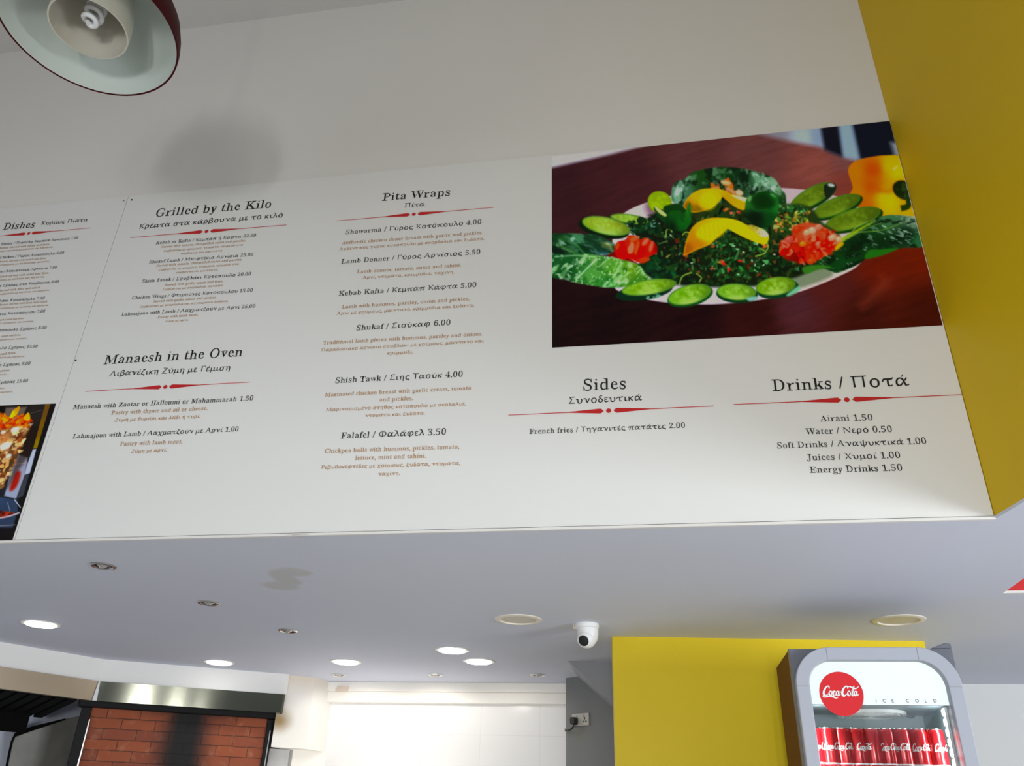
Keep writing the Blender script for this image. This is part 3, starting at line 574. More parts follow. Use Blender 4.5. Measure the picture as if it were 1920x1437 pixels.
def outline(v, f):
    key = {}; ids = np.zeros(len(v), int)
    for i, p in enumerate(np.round(v, 5)): ids[i] = key.setdefault((p[0], p[1]), len(key))
    W = np.zeros((len(key), 2)); W[ids] = v; cnt = {}
    for t in f:
        a = [ids[i] for i in t]
        ar = sum(W[a[i]][0]*W[a[(i+1) % len(a)]][1]-W[a[(i+1) % len(a)]][0]*W[a[i]][1] for i in range(len(a)))
        if ar < 0: a = a[::-1]
        for i in range(len(a)):
            e = (a[i], a[(i+1) % len(a)])
            if e[0] == e[1]: continue
            if (e[1], e[0]) in cnt: del cnt[(e[1], e[0])]
            else: cnt[e] = 1
    N = np.zeros_like(W); E = np.array(list(cnt))
    for i, j in cnt:
        d = W[j]-W[i]; L = np.hypot(*d)+1e-9; n = np.array([d[1], -d[0]])/L; N[i] += n; N[j] += n
    return W, ids, E, N/(np.hypot(*N.T)[:, None]+1e-9)
def even(v, f, target=.074, keep=.32, grow=0.0):   # even out the strokes: heavy ones slimmer, hairlines stronger
    W, ids, E, N = outline(v, f); A = W[E[:, 0]]; D = W[E[:, 1]]-A; out = W.copy()
    for k in range(len(W)):
        n = -N[k]; o = W[k]+n*1e-4
        den = n[0]*D[:, 1]-n[1]*D[:, 0]; den = np.where(abs(den) < 1e-9, 1e-9, den); q = A-o
        t = (q[:, 0]*D[:, 1]-q[:, 1]*D[:, 0])/den; u = (q[:, 0]*n[1]-q[:, 1]*n[0])/den
        ok = (t > 1e-3) & (u >= -1e-6) & (u <= 1+1e-6)
        th = t[ok].min() if ok.any() else target
        th = min(th, .22); new = target+keep*(th-target) if th < .2 else th-.05
        out[k] = W[k]+N[k]*((new-th)/2+grow)
    return out[ids]
def thin(v, f, dx, dy):                    # move outline points along their normals
    if not len(v): return v
    W, ids, E, N = outline(v, f); return (W+N*np.array([dx, dy]))[ids]
H_ = text_mesh('H')[0][:, 0].max()
def glyph(c):
    if c in GL: return GL[c]
    base = TONOS.get(c, c); g = BOLD.get(base, base)
    adv = text_mesh(g+'H')[0][:, 0].max()-H_
    if base == ' ': v, f = np.zeros((0, 2)), []; adv = text_mesh('H H')[0][:, 0].max()-text_mesh('HH')[0][:, 0].max()
    else:
        v, f = text_mesh(g)
        if base.isalnum(): v = even(v, f, grow=.007 if 0x370 <= ord(base) < 0x400 and base.islower() else 0)
        elif base in '.,': v = thin(v, f, .014, .014)
        if c in TONOS:
            cxm = (v[:, 0].min()+v[:, 0].max())/2+.01; t = v[:, 1].max() if base == 'ι' else .47
            k = len(v); v = np.r_[v, np.array([(cxm-.012, t+.06), (cxm+.03, t+.06), (cxm+.105, t+.20), (cxm+.045, t+.20)])]; f = f+[(k, k+1, k+2, k+3)]
    GL[c] = (v, f, adv); return GL[c]
def typeset(s, gap=.012):
    V = []; Fc = []; x = 0; n = 0
    for c in s:
        v, f, adv = glyph(c)
        if len(v): V.append(v+np.array([x, 0])); Fc += [tuple(i+n for i in t) for t in f]; n += len(v)
        x += adv+gap
    V = np.concatenate(V); x0 = V[:, 0].min(); x1 = V[:, 0].max(); V[:, 0] = (V[:, 0]-x0)/(x1-x0); V[:, 1] /= (x1-x0)
    return V, Fc
def setline(mb, s, a, b_, material, lift=.0012, tall=1.0):
    V, Fc = typeset(s); A = ony(*a, YM-lift); B = ony(*b_, YM-lift); D = B-A; L = math.hypot(D[0], D[2]); ux = D/L; uz = np.array([-ux[2], 0, ux[0]])
    P = A+np.outer(V[:, 0]*L, ux)+np.outer(V[:, 1]*L*tall, uz)
    mb.add(P, Fc, material)
def ornament(mb, a, b_, c, lift=.0012):
    A = ony(*a, YM-lift); B = ony(*b_, YM-lift); Cc = ony(*c, YM-lift); D = B-A; L = np.hypot(D[0], D[2]); ux = D/L; uz = np.array([-ux[2], 0, ux[0]])
    Cc = A+ux*((Cc-A)@ux)
    def quad(pts): mb.add([Cc+ux*L*p+uz*L*q_ for p, q_ in pts], [tuple(range(len(pts)))], ink_red)
    t = .0022
    for s in (-1, 1):
        e = ((B if s > 0 else A)-Cc)@ux/L
        w = [(s*.0235, 0), (s*.037, -.0125), (s*.045, -.013), (s*.20, -t), (s*.20, t), (s*.045, .013), (s*.037, .0125)]
        quad(w if s > 0 else w[::-1]); r = [(s*.20, -t), (e, -t*.8), (e, t*.8), (s*.20, t)]; quad(r if s > 0 else r[::-1])
    quad([(.0122*math.cos(k*math.pi/10), .0122*math.sin(k*math.pi/10)) for k in range(20)])
def picture(name, quad, painter, to_paint, nu, nv, parent, gain, lift=.0012):
    """a printed photograph on the board: a fine flat mesh coloured point by point"""
    TL, TR, BL, BR = (ony(*p, YM-lift) for p in quad)
    u, v = np.meshgrid(np.linspace(0, 1, nu), np.linspace(0, 1, nv))
    P = (TL*(1-u[..., None])+TR*u[..., None])*(1-v[..., None])+(BL*(1-u[..., None])+BR*u[..., None])*v[..., None]
    px, py = project(P.reshape(-1, 3)); X, Y = to_paint(px, py)
    X = np.clip(X*painter.k, 0, painter.W-1.01); Y = np.clip(Y*painter.k, 0, painter.H-1.01)
    i, j = Y.astype(int), X.astype(int); fy, fx = (Y-i)[:, None], (X-j)[:, None]; C = painter.C
    c = (C[i, j]*(1-fx)+C[i, j+1]*fx)*(1-fy)+(C[i+1, j]*(1-fx)+C[i+1, j+1]*fx)*fy
    c = lin(np.clip(c, 0, 255)); lum = c.mean(1, keepdims=True); c = np.clip((lum+(c-lum)*1.12)*gain*np.clip(lum/.14, .1, 1.5)**.16, 0, .9)
    me = bpy.data.meshes.new(name); idx = np.arange(nu*nv).reshape(nv, nu)
    q = np.stack([idx[:-1, :-1], idx[1:, :-1], idx[1:, 1:], idx[:-1, 1:]], -1).reshape(-1, 4)
    me.vertices.add(nu*nv); me.vertices.foreach_set('co', P.reshape(-1))
    me.loops.add(q.size); me.loops.foreach_set('vertex_index', q.reshape(-1).astype(np.int32))
    me.polygons.add(len(q)); me.polygons.foreach_set('loop_start', np.arange(0, q.size, 4, dtype=np.int32)); me.polygons.foreach_set('loop_total', np.full(len(q), 4, np.int32))
    me.update(calc_edges=True)
    at = me.color_attributes.new('print', 'FLOAT_COLOR', 'POINT'); at.data.foreach_set('color', np.c_[c, np.ones(len(c))].astype(np.float32).reshape(-1))
    m = bpy.data.materials.new(name+'_print'); m.use_nodes = True; nt = m.node_tree; b_ = nt.nodes['Principled BSDF']
    a_ = nt.nodes.new('ShaderNodeVertexColor'); a_.layer_name = 'print'; nt.links.new(a_.outputs[0], b_.inputs['Base Color']); b_.inputs['Roughness'].default_value = .35; b_.inputs['Specular IOR Level'].default_value = .1
    me.materials.append(m)
    o = bpy.data.objects.new(name, me); COL.objects.link(o); o.parent = parent; o.matrix_parent_inverse = Matrix.Translation(parent.location).inverted()
    return o

zt = EYE+2.938*U; z0 = ZS+.006; xs = -2.711*U
right_board = thing('menu_board', ((xs+cor[0])/2, YM, z0), 'wide white menu board with the salad photo and five printed price lists', 'menu board')
left_board = thing('menu_board', (-3.0, YM, z0), 'white menu board with the doner photo, running out of the picture on the left', 'menu board')
b = MB(); b.box((xs+.001, YM, z0), (cor[0]-.002, YM+.006, zt), board_white); b.build('panel', right_board)
b = MB(); b.box((-4.2, YM, z0), (xs-.001, YM+.006, zt), board_white); b.build('panel', left_board)
for (px, py), par in (((232, 377), left_board), ((247, 375), right_board), ((142, 676), left_board)):
    p = ony(px, py, YM-.001); b = MB(); b.lathe([(0, 0), (.0036, 0), (.003, .002), (0, .0025)], dark_metal if par is not left_board or py > 600 else chrome, 14, Matrix.Translation(Vector(p)) @ Matrix.Rotation(math.pi/2, 4, 'X')); b.build('screw', par, True)

VIEWS = {'A': (580, 320, 4.789), 'B': (580, 580, 4.226), 'C': (100, 620, 4.0), 'D': (0, 360, 3.4286), 'E': (0, 380, 3.782), 'F': (930, 660, 2.0645)}
H, S, N, D = 'heading', 'subheading', 'dish_line', 'description_line'
SECTIONS = [
 (left_board, 'E', ((-235, 258), (640, 180), (203, 219)), [
  (H, 'Dishes', 17, 193, 238, 176), (S, 'Κυρίως Πιάτα', 288, 160, 620, 133),
  (N, 'Platter / Πιατέλα Κεμπάπ Αρνίσιος 7.00', 5, 303, 552, 257), (D, 'donner served with salad and fries.', -10, 330, 352, 301), (D, 'γύρο αρνίσιο με σαλάτα και πατάτες.', -10, 352, 375, 320),
  (N, 'Chicken / Γύρος Κοτόπουλο 6.00', -2, 398, 450, 363), (D, 'donner served with salad and fries.', -10, 426, 328, 400), (D, 'κοτόπουλο με σαλάτα και πατάτες.', -10, 450, 352, 422),
  (N, 'fta / Μπιφτέκια Αρνίσια 7.00', -18, 500, 400, 467), (D, 'kebab served with salad and fries.', -10, 532, 345, 505), (D, 'κρέας με σαλάτα και πατάτες.', -10, 556, 315, 531),
  (N, 'α Σχάρας στα Κάρβουνα 8.00', -12, 599, 413, 568), (D, 'served with fries and salad.', -5, 632, 285, 608), (D, 'σερβίρεται με πατάτες και σαλάτα.', -10, 656, 350, 626),
  (N, 'λάκι Κοτόπουλο 7.00', -8, 706, 312, 687), (D, 'breast served with fries and salad.', -5, 731, 335, 708), (D, 'κοτόπουλο με πατάτες και σαλάτα.', -5, 757, 343, 733),
  (N, 'γες Κοτόπουλου 7.00', -10, 800, 315, 779), (D, 'with salad and fries.', -10, 840, 170, 826), (D, 'ες τηγανιτές και σαλάτα.', -5, 863, 238, 846),
  (N, 'τόπουλο Σχάρας 8.00', -12, 915, 325, 896), (D, 'salad and fries.', 8, 954, 147, 944), (D, 'σαλάτα και πατάτες.', -5, 980, 190, 967),
  (N, 'υλο Σχάρας 15.00', -15, 1042, 262, 1028), (D, 'and fries.', 0, 1083, 112, 1073), (D, 'λάτα και πατάτες.', -5, 1106, 173, 1095),
  (N, 'ο Σχάρας 8.00', -10, 1162, 210, 1150), (D, 'nd fries.', -8, 1203, 70, 1195), (D, 'πατάτες.', -30, 1229, 48, 1222),
  (N, 'Σχάρας 15.00', -22, 1286, 193, 1274), (D, 'fries.', -8, 1325, 35, 1320), (D, 'ι πατάτες.', -12, 1354, 90, 1345)]),
 (right_board, 'D', ((838, 294), (1840, 212), (1328, 251)), [
  (H, 'Grilled by the Kilo', 997, 160, 1738, 100), (S, 'Κρέατα στα κάρβουνα με το κιλό', 889, 238, 1815, 162),
  (N, 'Kebab or Kofta / Κεμπάπ ή Κόφτα 22.00', 1000, 337, 1643, 288), (D, 'Served with tomato, chargrilled onion and parsley.', 1037, 360, 1580, 318), (D, 'Σερβίρεται με χούμους, ντομάτα, κρεμμύδι στα', 1050, 386, 1562, 345), (D, 'κάρβουνα και μαιντανό.', 1162, 403, 1430, 382),
  (N, 'Shukuf Lamb / Μπιφτέκια Αρνίσια 25.00', 958, 460, 1625, 411), (D, 'Served with tomato, chargrilled onion and parsley.', 1005, 482, 1557, 440), (D, 'Σερβίρεται με χούμους, ντομάτα, κρεμμύδι στα', 1017, 508, 1535, 468), (D, 'κάρβουνα και μαιντανό.', 1130, 525, 1400, 505),
  (N, 'Shish Taouk / Σουβλάκι Κοτόπουλο 20.00', 911, 584, 1610, 536), (D, 'Served with garlic sauce and fries.', 1058, 606, 1433, 580), (D, 'Σερβίρεται με σκορδαλιά, πατάτες.', 1042, 634, 1437, 606),
  (N, 'Chicken Wings / Φτερούγες Κοτόπουλου 15.00', 847, 692, 1622, 641), (D, 'Served with garlic sauce and pickles.', 984, 712, 1392, 684), (D, 'Σερβίρεται με σκορδαλιά και αγγουράκια ξυδάτα.', 900, 745, 1465, 708),
  (N, 'Lahmajoun with Lamb / Λαχματζούν με Αρνί 25.00', 778, 798, 1638, 744), (D, 'Pastry with lamb meat.', 1013, 814, 1273, 796), (D, 'Ζύμη με αρνί.', 1060, 838, 1210, 829)]),
 (right_board, 'C', ((240, 457), (1467, 387), (840, 422)), [
  (H, 'Manaesh in the Oven', 376, 254, 1415, 192), (S, 'Λιβανέζικη Ζύμη με Γέμιση', 417, 344, 1322, 298),
  (N, 'Manaesh with Zaatar or Halloumi or Mohammarah 1.50', 146, 591, 1495, 524), (D, 'Pastry with thyme and oil or cheese.', 432, 632, 1155, 597), (D, 'Ζύμη με θυμάρι και λάδι ή τυρί.', 457, 685, 1100, 655),
  (N, 'Lahmajoun with Lamb / Λαχματζούν με Αρνί 1.00', 142, 811, 1384, 756), (D, 'Pastry with lamb meat.', 497, 866, 965, 847), (D, 'Ζύμη με αρνί.', 580, 920, 850, 908)]),
 (right_board, 'A', ((245, 452), (1655, 330), (938, 390)), [
  (H, 'Pita Wraps', 652, 272, 1260, 223), (S, 'Πίτα', 853, 334, 1035, 318),
  (N, 'Shawarma / Γύρος Κοτόπουλο 4.00', 325, 572, 1542, 478), (D, 'Authentic chicken doner breast with garlic and pickles.', 290, 663, 1557, 570), (D, 'Αυθεντικός γύρος κοτόπουλο με σκορδαλιά και ξυδάτα.', 265, 718, 1573, 622),
  (N, 'Lamb Donner / Γύρος Αρνίσιος 5.50', 284, 836, 1533, 749), (D, 'Lamb donner, tomato, onion and tahini.', 425, 923, 1362, 862), (D, 'Αρνί, ντομάτα, κρεμμύδια, ταχίνη.', 475, 975, 1300, 923),
  (N, 'Kebab Kafta / Κεμπάπ Κάφτα 5.00', 260, 1125, 1497, 1046), (D, 'Lamb with hummus, parsley, onion and pickles.', 290, 1240, 1437, 1165), (D, 'Αρνί με χούμους, μαιντανό, κρεμμύδια και ξυδάτα.', 243, 1298, 1480, 1222)]),
 (right_board, 'B', None, [
  (N, 'Shukaf / Σιούκαφ 6.00', 372, 168, 1115, 125), (D, 'Traditional lamb pieces with hummus, parsley and onions.', 107, 280, 1375, 208), (D, 'Παραδοσιακό αρνίσιο σουβλάκι με χούμους, μαιντανό και', 92, 336, 1382, 262), (D, 'κρεμμύδι.', 617, 362, 825, 350),
  (N, 'Shish Tawk / Σιης Ταούκ 4.00', 205, 586, 1213, 535), (D, 'Marinated chicken breast with garlic cream, tomato', 122, 694, 1280, 638), (D, 'and pickles.', 555, 732, 820, 720), (D, 'Μαριναρισμένο στήθος κοτόπουλο με σκοδαλιά,', 133, 810, 1243, 763), (D, 'ντομάτα και ξυδάτα.', 440, 856, 915, 836),
  (N, 'Falafel / Φαλάφελ 3.50', 248, 1026, 1080, 994), (D, 'Chickpea balls with hummus, pickles, tomato,', 122, 1141, 1187, 1105), (D, 'lettuce, mint and tahini.', 362, 1196, 924, 1178), (D, 'Ρεβυθοκεφτέδες με χούμους, ξυδάτα, ντομάτα,', 92, 1268, 1195, 1234), (D, 'ταχίνη.', 545, 1320, 717, 1314)]),
 (right_board, 'F', ((48, 245), (842, 210), (436, 229)), [
  (H, 'Sides', 338, 150, 502, 143), (S, 'Συνοδευτικά', 281, 202, 566, 188), (N, 'French fries / Τηγανιτές πατάτες 2.00', 129, 318, 732, 294)]),
 (right_board, 'F', ((920, 204), (1803, 166), (1358, 186)), [
  (H, 'Drinks / Ποτά', 1070, 152, 1602, 131), (N, 'Airani 1.50', 1256, 270, 1459, 265), (N, 'Water / Νερό 0.50', 1199, 320, 1534, 310), (N, 'Soft Drinks / Αναψυκτικά 1.00', 1090, 374, 1667, 356), (N, 'Juices / Χυμοί 1.00', 1205, 421, 1566, 411), (N, 'Energy Drinks 1.50', 1216, 469, 1574, 460)]),
]
for board, vk, orn, lines in SECTIONS:
    ox, oy, ks = VIEWS[vk]; pt = lambda x, y: (ox+x/ks, oy+y/ks)
    for kind, s, x0, y0, x1, y1 in lines:
        mb = MB(); setline(mb, s, pt(x0, y0), pt(x1, y1), ink_brown if kind == D else ink_black); mb.build(kind, board)
    if orn: mb = MB(); ornament(mb, *(pt(*p) for p in orn)); mb.build('divider_ornament', board)

salad = picture('salad_photo', ((1034.6, 293.2), (1668.0, 226.7), (1035.4, 652.3), (1767.6, 610.2)), paint_salad(), lambda x, y: ((x-1020)*2.526, (y-220)*2.526), 680, 420, right_board, 2.0)
ytop = lambda x: 761-4*x/105
def doner_uv(px, py):
    X = px; Y = py-ytop(px); return np.abs(X*10+.323*Y*10), Y*10
doner = picture('doner_photo', ((-104, 764.9), (105, 757), (-187, 1023), (22, 1016.8)), paint_doner(), lambda x, y: doner_uv(x, y), 360, 420, left_board, 1.8)
# ================================================================ things on the ceilings
def lamp_disc(z0):
    pass
led_glow = mat('lit_led_lens', (1, 1, 1), .4, emit=(1, .99, .93), estr=14)
def make_led():
    t = thing('downlight', (0, 0, ZS), 'x', 'ceiling light')
    b = MB(); b.lathe([(.066, 0), (.066, -.004), (.080, -.004), (.0825, -.001), (.0825, 0)], mat('downlight_rim', (.72, .70, .66), .35), 48); r = b.build('rim', t, True)
    b = MB(); b.lathe([(0, -.011), (.050, -.0105), (.060, -.009), (.0655, -.005), (.0655, 0)], led_glow, 48); r2 = b.build('lens', t, True)
    for o in (r, r2): o.matrix_parent_inverse = Matrix.Identity(4)
    return t
GRP = 'lit round downlights over the kitchen'
led_spots = [((77, 1170), 'lit round downlight above the white strip over the dark hood, farthest left'), ((411, 1242), 'lit round downlight above the right end of the steel hood'), ((649, 1241), 'lit round downlight above the white corner of the tiled kitchen wall'),
             ((848, 1219), 'lit round downlight nearest the camera of the three over the tiled wall'), ((898, 1240), 'lit round downlight over the tiled wall, just behind another lit one')]
led = make_led()
for i, ((px, py), lab) in enumerate(led_spots):
    p = onz(px, py)
    if i == 0: led.location = (p[0], p[1], ZS); led['label'] = lab; led['group'] = GRP
    else: copy_thing(led, (p[0], p[1], ZS), lab, GRP)
    d = bpy.data.lights.new('downlight_glow', 'SPOT'); d.energy = 1.5; d.color = (1, .98, .93); d.spot_size = math.radians(150); d.spot_blend = .5; d.shadow_soft_size = .05
    o = bpy.data.objects.new('downlight_glow', d); o.location = (p[0], p[1], ZS-.02); COL.objects.link(o)

def make_spot():
    t = thing('spotlight', (0, 0, ZS), 'x', 'spotlight')
    parts = []
    b = MB(); b.lathe([(.029, .002), (.029, -.002), (.034, -.005), (.040, -.0045), (.0435, -.0015), (.0435, 0)], chrome, 40); parts.append(b.build('rim', t, True))
    b = MB(); b.lathe([(.030, 0), (.026, -.0035), (.020, -.001), (.019, 0)], mat('dark_chrome', (.10, .09, .085), .25, 1), 40); parts.append(b.build('inner_ring', t, True))
    b = MB(); b.lathe([(0, -.010), (.006, -.009), (.010, -.006), (.018, -.001), (.018, 0)], mat('spot_bulb', (.55, .54, .52), .15, .7), 24); parts.append(b.build('bulb', t, True))
    for o in parts: o.matrix_parent_inverse = Matrix.Identity(4)
    return t
GRP = 'unlit chrome spotlights in the lower ceiling'
spots = [((193, 1061), 'unlit chrome spotlight nearest the menu wall'), ((392, 1131), 'unlit chrome spotlight, middle of three in a row left of the ceiling stain'), ((540, 1183), 'small unlit chrome spotlight below the brown ceiling stain'),
         ((635, 1266), 'tiny unlit spotlight by the white pillar corner at the back'), ((816, 1266), 'tiny unlit spotlight above the middle of the tiled wall'), ((1008, 1266), 'tiny unlit spotlight at the back, closest to the grey wall')]
sp_ = make_spot()
for i, ((px, py), lab) in enumerate(spots):
    p = onz(px, py)
    if i == 0: sp_.location = (p[0], p[1], ZS); sp_['label'] = lab; sp_['group'] = GRP
    else: copy_thing(sp_, (p[0], p[1], ZS), lab, GRP)

def make_recess():
    t = thing('recessed_light', (0, 0, ZS), 'x', 'ceiling light')
    parts = []; m1 = mat('aged_white_rim', (.78, .72, .62), .4); m2 = mat('aged_lens', (.62, .57, .47), .45)
    b = MB(); b.lathe([(.072, 0), (.072, -.001), (.075, -.005), (.082, -.0055), (.093, -.003), (.095, 0)], m1, 56); parts.append(b.build('rim', t, True))
    b = MB(); b.lathe([(0, -.0006), (.0725, -.0006), (.0725, 0)], m2, 56); parts.append(b.build('lens', t, True))
    for o in parts: o.matrix_parent_inverse = Matrix.Identity(4)
    return t
GRP = 'unlit wide recessed lights'
rc = make_recess()
p = onz(972, 1162); rc.location = (p[0], p[1], ZS); rc['label'] = 'wide unlit recessed light left of the ceiling camera'; rc['group'] = GRP
p = onz(1685, 1163); copy_thing(rc, (p[0], p[1], ZS), 'wide unlit recessed light above the drinks fridge', GRP)

# security camera
p = onz(1100, 1171)
cc = thing('security_camera', (p[0], p[1], ZS), 'white dome security camera on the ceiling by the yellow wall', 'security camera')
Tm = Matrix.Translation((p[0], p[1], ZS))
b = MB(); b.lathe([(0, 0), (.048, 0), (.050, -.006), (.049, -.016), (.044, -.019), (0, -.019)], white_plastic, 48, Tm); b.build('base', cc, True)
dirv = Vector((-.30, -.86, -.42)).normalized()
b = MB(); b.lathe([(.043, -.018), (.0425, -.035), (.041, -.052), (.036, -.066), (.026, -.078), (.012, -.085), (0, -.087)], white_plastic, 48, Tm @ Matrix.Translation((.004, .004, 0))); b.build('housing', cc, True)
Q = Matrix.Translation((p[0], p[1]-.004, ZS-.057)) @ dirv.to_track_quat('Z', 'Y').to_matrix().to_4x4()
b = MB(); b.lathe([(.0, .035), (.0215, .0345), (.024, .033), (.033, .022), (.038, .006), (.039, 0), (.035, -.02), (.02, -.036), (0, -.04)], white_plastic, 48, Q); b.build('eyeball', cc, True)
b = MB(); b.lathe([(0, .0362), (.0185, .0362), (.0205, .0355), (.0215, .0345)], black_plastic, 40, Q); lens = b.build('lens_window', cc, True); lens['label'] = 'round black lens window'
b = MB(); b.lathe([(.0085, .0365), (.0085, .0375), (.0095, .0375), (.0095, .0365)], mat('lens_ring', (.06, .06, .065), .2), 30, Q, True); b.build('lens_ring', cc, True)
b = MB(); b.tube([(p[0]-.052, p[1]-.006, ZS), (p[0]-.053, p[1]-.008, ZS-.012), (p[0]-.049, p[1]-.010, ZS-.02)], .003, mat('cream_cable', (.75, .66, .5), .5)); b.build('cable_end', cc, True)

# pendant lamp
k = 1.65; pc = np.array([-.7709*k, .677*k, EYE+k]); rr = .1244*k
pd = thing('pendant_lamp', pc, 'unlit pendant lamp with a dark red outside and pale inside, hanging at upper left', 'pendant lamp')
red_shade = mat('dark_red_enamel', (.050, .002, .004), .55, spec=.12); pale_shade = mat('pale_green_enamel', (.55, .61, .575), .35, spec=.4); cup_mat = mat('cream_cup', (.52, .50, .43), .4)
Tm = Matrix.Translation(Vector(pc))
outer = [(rr, 0), (rr*1.0, rr*.10), (rr*.985, rr*.2), (rr*.94, rr*.38), (rr*.85, rr*.56), (rr*.70, rr*.74), (rr*.50, rr*.88), (rr*.30, rr*.96), (rr*.14, rr*1.0), (rr*.13, rr*1.15), (0, rr*1.17)]
b = MB(); b.lathe(outer, red_shade, 96, Tm); b.lathe([(rr-.0045, 0), (rr, -.001), (rr, 0)], red_shade, 96, Tm); b.build('shade', pd, True)
inn = [(rr-.0045, 0)]+[(max(0, r-.007), max(0, z-.004)) for r, z in outer[1:8]]+[(0, rr*.95)]
b = MB(); b.lathe(inn, pale_shade, 96, Tm); b.build('shade_lining', pd, True)['label'] = 'pale greenish inside of the shade'
ri = .0545*k
cup = [(ri, .0), (ri*1.01, .02), (ri*.99, .05), (ri*.93, .09), (ri*.82, .13), (ri*.62, .165), (ri*.35, .185), (0, .19)]
b = MB(); b.lathe(cup, cup_mat, 72, Tm); b.lathe([(r-.004 if r > .004 else 0, z-.003 if i else 0) for i, (r, z) in enumerate(cup)], cup_mat, 72, Tm); b.lathe([(ri-.004, 0), (ri, 0)], cup_mat, 72, Tm); b.build('reflector_cup', pd, True)['label'] = 'cream inner cup around the bulb'
hp = []
for i in range(90):
    t = i/89; a = t*2*math.pi*2.6; r = .019*(1-.72*max(0, (t-.62)/.38)); hp.append((pc[0]+r*math.cos(a), pc[1]+r*math.sin(a), pc[2]+.075-.055*min(1, t*1.25)))
bm_ = mat('bulb_glass', (.66, .67, .69), .25)
bulb = MB(); bulb.tube(hp, .0062, bm_, 10); bb = bulb.build('spiral_bulb', pd, True)
b = MB(); b.lathe([(0, .072), (.024, .072), (.024, .12), (.016, .15), (.016, .19), (0, .19)], mat('bulb_base', (.62, .62, .58), .4), 30, Tm); b.build('bulb_base', bb, True)
b = MB(); b.tube([(pc[0], pc[1], pc[2]+rr*1.15), (pc[0], pc[1], ZC)], .004, black_plastic); b.build('cord', pd)
b = MB(); b.lathe([(0, 0), (.05, 0), (.05, -.02), (.02, -.035), (0, -.035)], red_shade, 32, Matrix.Translation((pc[0], pc[1], ZC))); b.build('ceiling_rose', pd, True)

# loose white flake under the edge of the menu wall
p = ony(564, 1004.5, YM-.012); b = MB(); b.prism([(p[0]-.028, p[1], p[2]+.004), (p[0]+.022, p[1]-.004, p[2]+.003), (p[0]+.02, p[1]-.008, p[2]-.004), (p[0]-.02, p[1]-.007, p[2]-.004)], (0, .012, .004), white_paint)
tag(b.build('plaster_flake'), 'small loose white flake under the lower edge of the menu wall', 'flake')

# ================================================================ socket, plug and cable on the grey wall
gnn = np.array([gd[1], -gd[0], 0])             # out of the wall
sc = onplane(1090, 1350, (*g1, 0), gnn); gx = np.array([gd[0], gd[1], 0]); gz = np.array([0, 0, 1.])
W_, H_2 = .118, .062
G = lambda x, z, o: tuple(sc+gx*x+gz*z+gnn*o)
so = thing('wall_socket', sc, 'white double wall socket on the grey wall, its left outlet in use', 'socket')
pm = mat('socket_plastic', (.42, .40, .36), .4)
b = MB(); b.prism([G(-W_/2, -H_2/2, 0), G(W_/2, -H_2/2, 0), G(W_/2, H_2/2, 0), G(-W_/2, H_2/2, 0)], gnn*.010, pm); b.build('faceplate', so, bevel=.003)
for sx in (-.046, .002):
    b = MB(); b.prism([G(sx-.006+.02, .008, .010), G(sx+.006+.02, .008, .010), G(sx+.006+.02, .023, .010), G(sx-.006+.02, .023, .010)], gnn*.004, pm); b.build('switch', so, bevel=.001)
b = MB()
for (x, z, w, h) in ((.032, .004, .003, .006), (.024, -.011, .0045, .003), (.040, -.011, .0045, .003)):
    b.prism([G(x-w, z-h, .0098), G(x+w, z-h, .0098), G(x+w, z+h, .0098), G(x-w, z+h, .0098)], gnn*.0008, black_plastic)
b.build('pin_holes', so)['label'] = 'three black pin holes of the free outlet'
pgp = sc+gx*(-.030)+gz*(-.008)+gnn*.011
pg = thing('power_plug', pgp, 'black plug with a short cable in the left outlet of the wall socket', 'plug')
Gp = lambda x, z, o: tuple(pgp+gx*x*.72+gz*z*.72+gnn*o)
b = MB(); b.prism([Gp(-.019, .026, 0), Gp(.019, .026, 0), Gp(.025, .012, 0), Gp(.024, -.020, 0), Gp(.012, -.027, 0), Gp(-.012, -.027, 0), Gp(-.024, -.020, 0), Gp(-.025, .012, 0)][::-1], gnn*.032, black_plastic); b.build('plug_body', pg, bevel=.005)
cb = [Gp(0, -.024, .018), Gp(-.006, -.040, .018), Gp(-.025, -.055, .018), Gp(-.055, -.062, .016), Gp(-.085, -.060, .010), Gp(-.100, -.058, .004)]
cs = [Vector(c) for c in Painter.smooth(cb, 5, False)]
b = MB(); b.tube(cs, .0042, black_plastic, 8); b.build('cable', pg, True)
b = MB(); b.prism([Gp(-.108, -.066, 0), Gp(-.098, -.066, 0), Gp(-.100, -.044, 0), Gp(-.106, -.044, 0)], gnn*.009, mat('cable_clip', (.7, .62, .55), .5)); b.build('cable_clip', pg)
# ================================================================ hood, oven and grill
steel = mat('brushed_steel', (.21, .215, .175), .22, 1)
nt = steel.node_tree; bs = nt.nodes['Principled BSDF']; tcn = nt.nodes.new('ShaderNodeTexCoord'); mpn = nt.nodes.new('ShaderNodeMapping'); mpn.inputs['Scale'].default_value = (3, 3, 220)
ns = nt.nodes.new('ShaderNodeTexNoise'); ns.inputs['Scale'].default_value = 6; nt.links.new(tcn.outputs['Object'], mpn.inputs[0]); nt.links.new(mpn.outputs[0], ns.inputs['Vector'])
rm = nt.nodes.new('ShaderNodeMapRange'); rm.inputs[3].default_value = .11; rm.inputs[4].default_value = .14; nt.links.new(ns.outputs[0], rm.inputs[0]); nt.links.new(rm.outputs[0], bs.inputs['Roughness']); tg = nt.nodes.new('ShaderNodeCombineXYZ'); tg.inputs[2].default_value = 1; nt.links.new(tg.outputs[0], bs.inputs['Tangent']); bs.inputs['Anisotropic'].default_value = .95; bs.inputs['Anisotropic Rotation'].default_value = 0
copper_steel = mat('warm_steel', (.50, .41, .31), .33, 1)
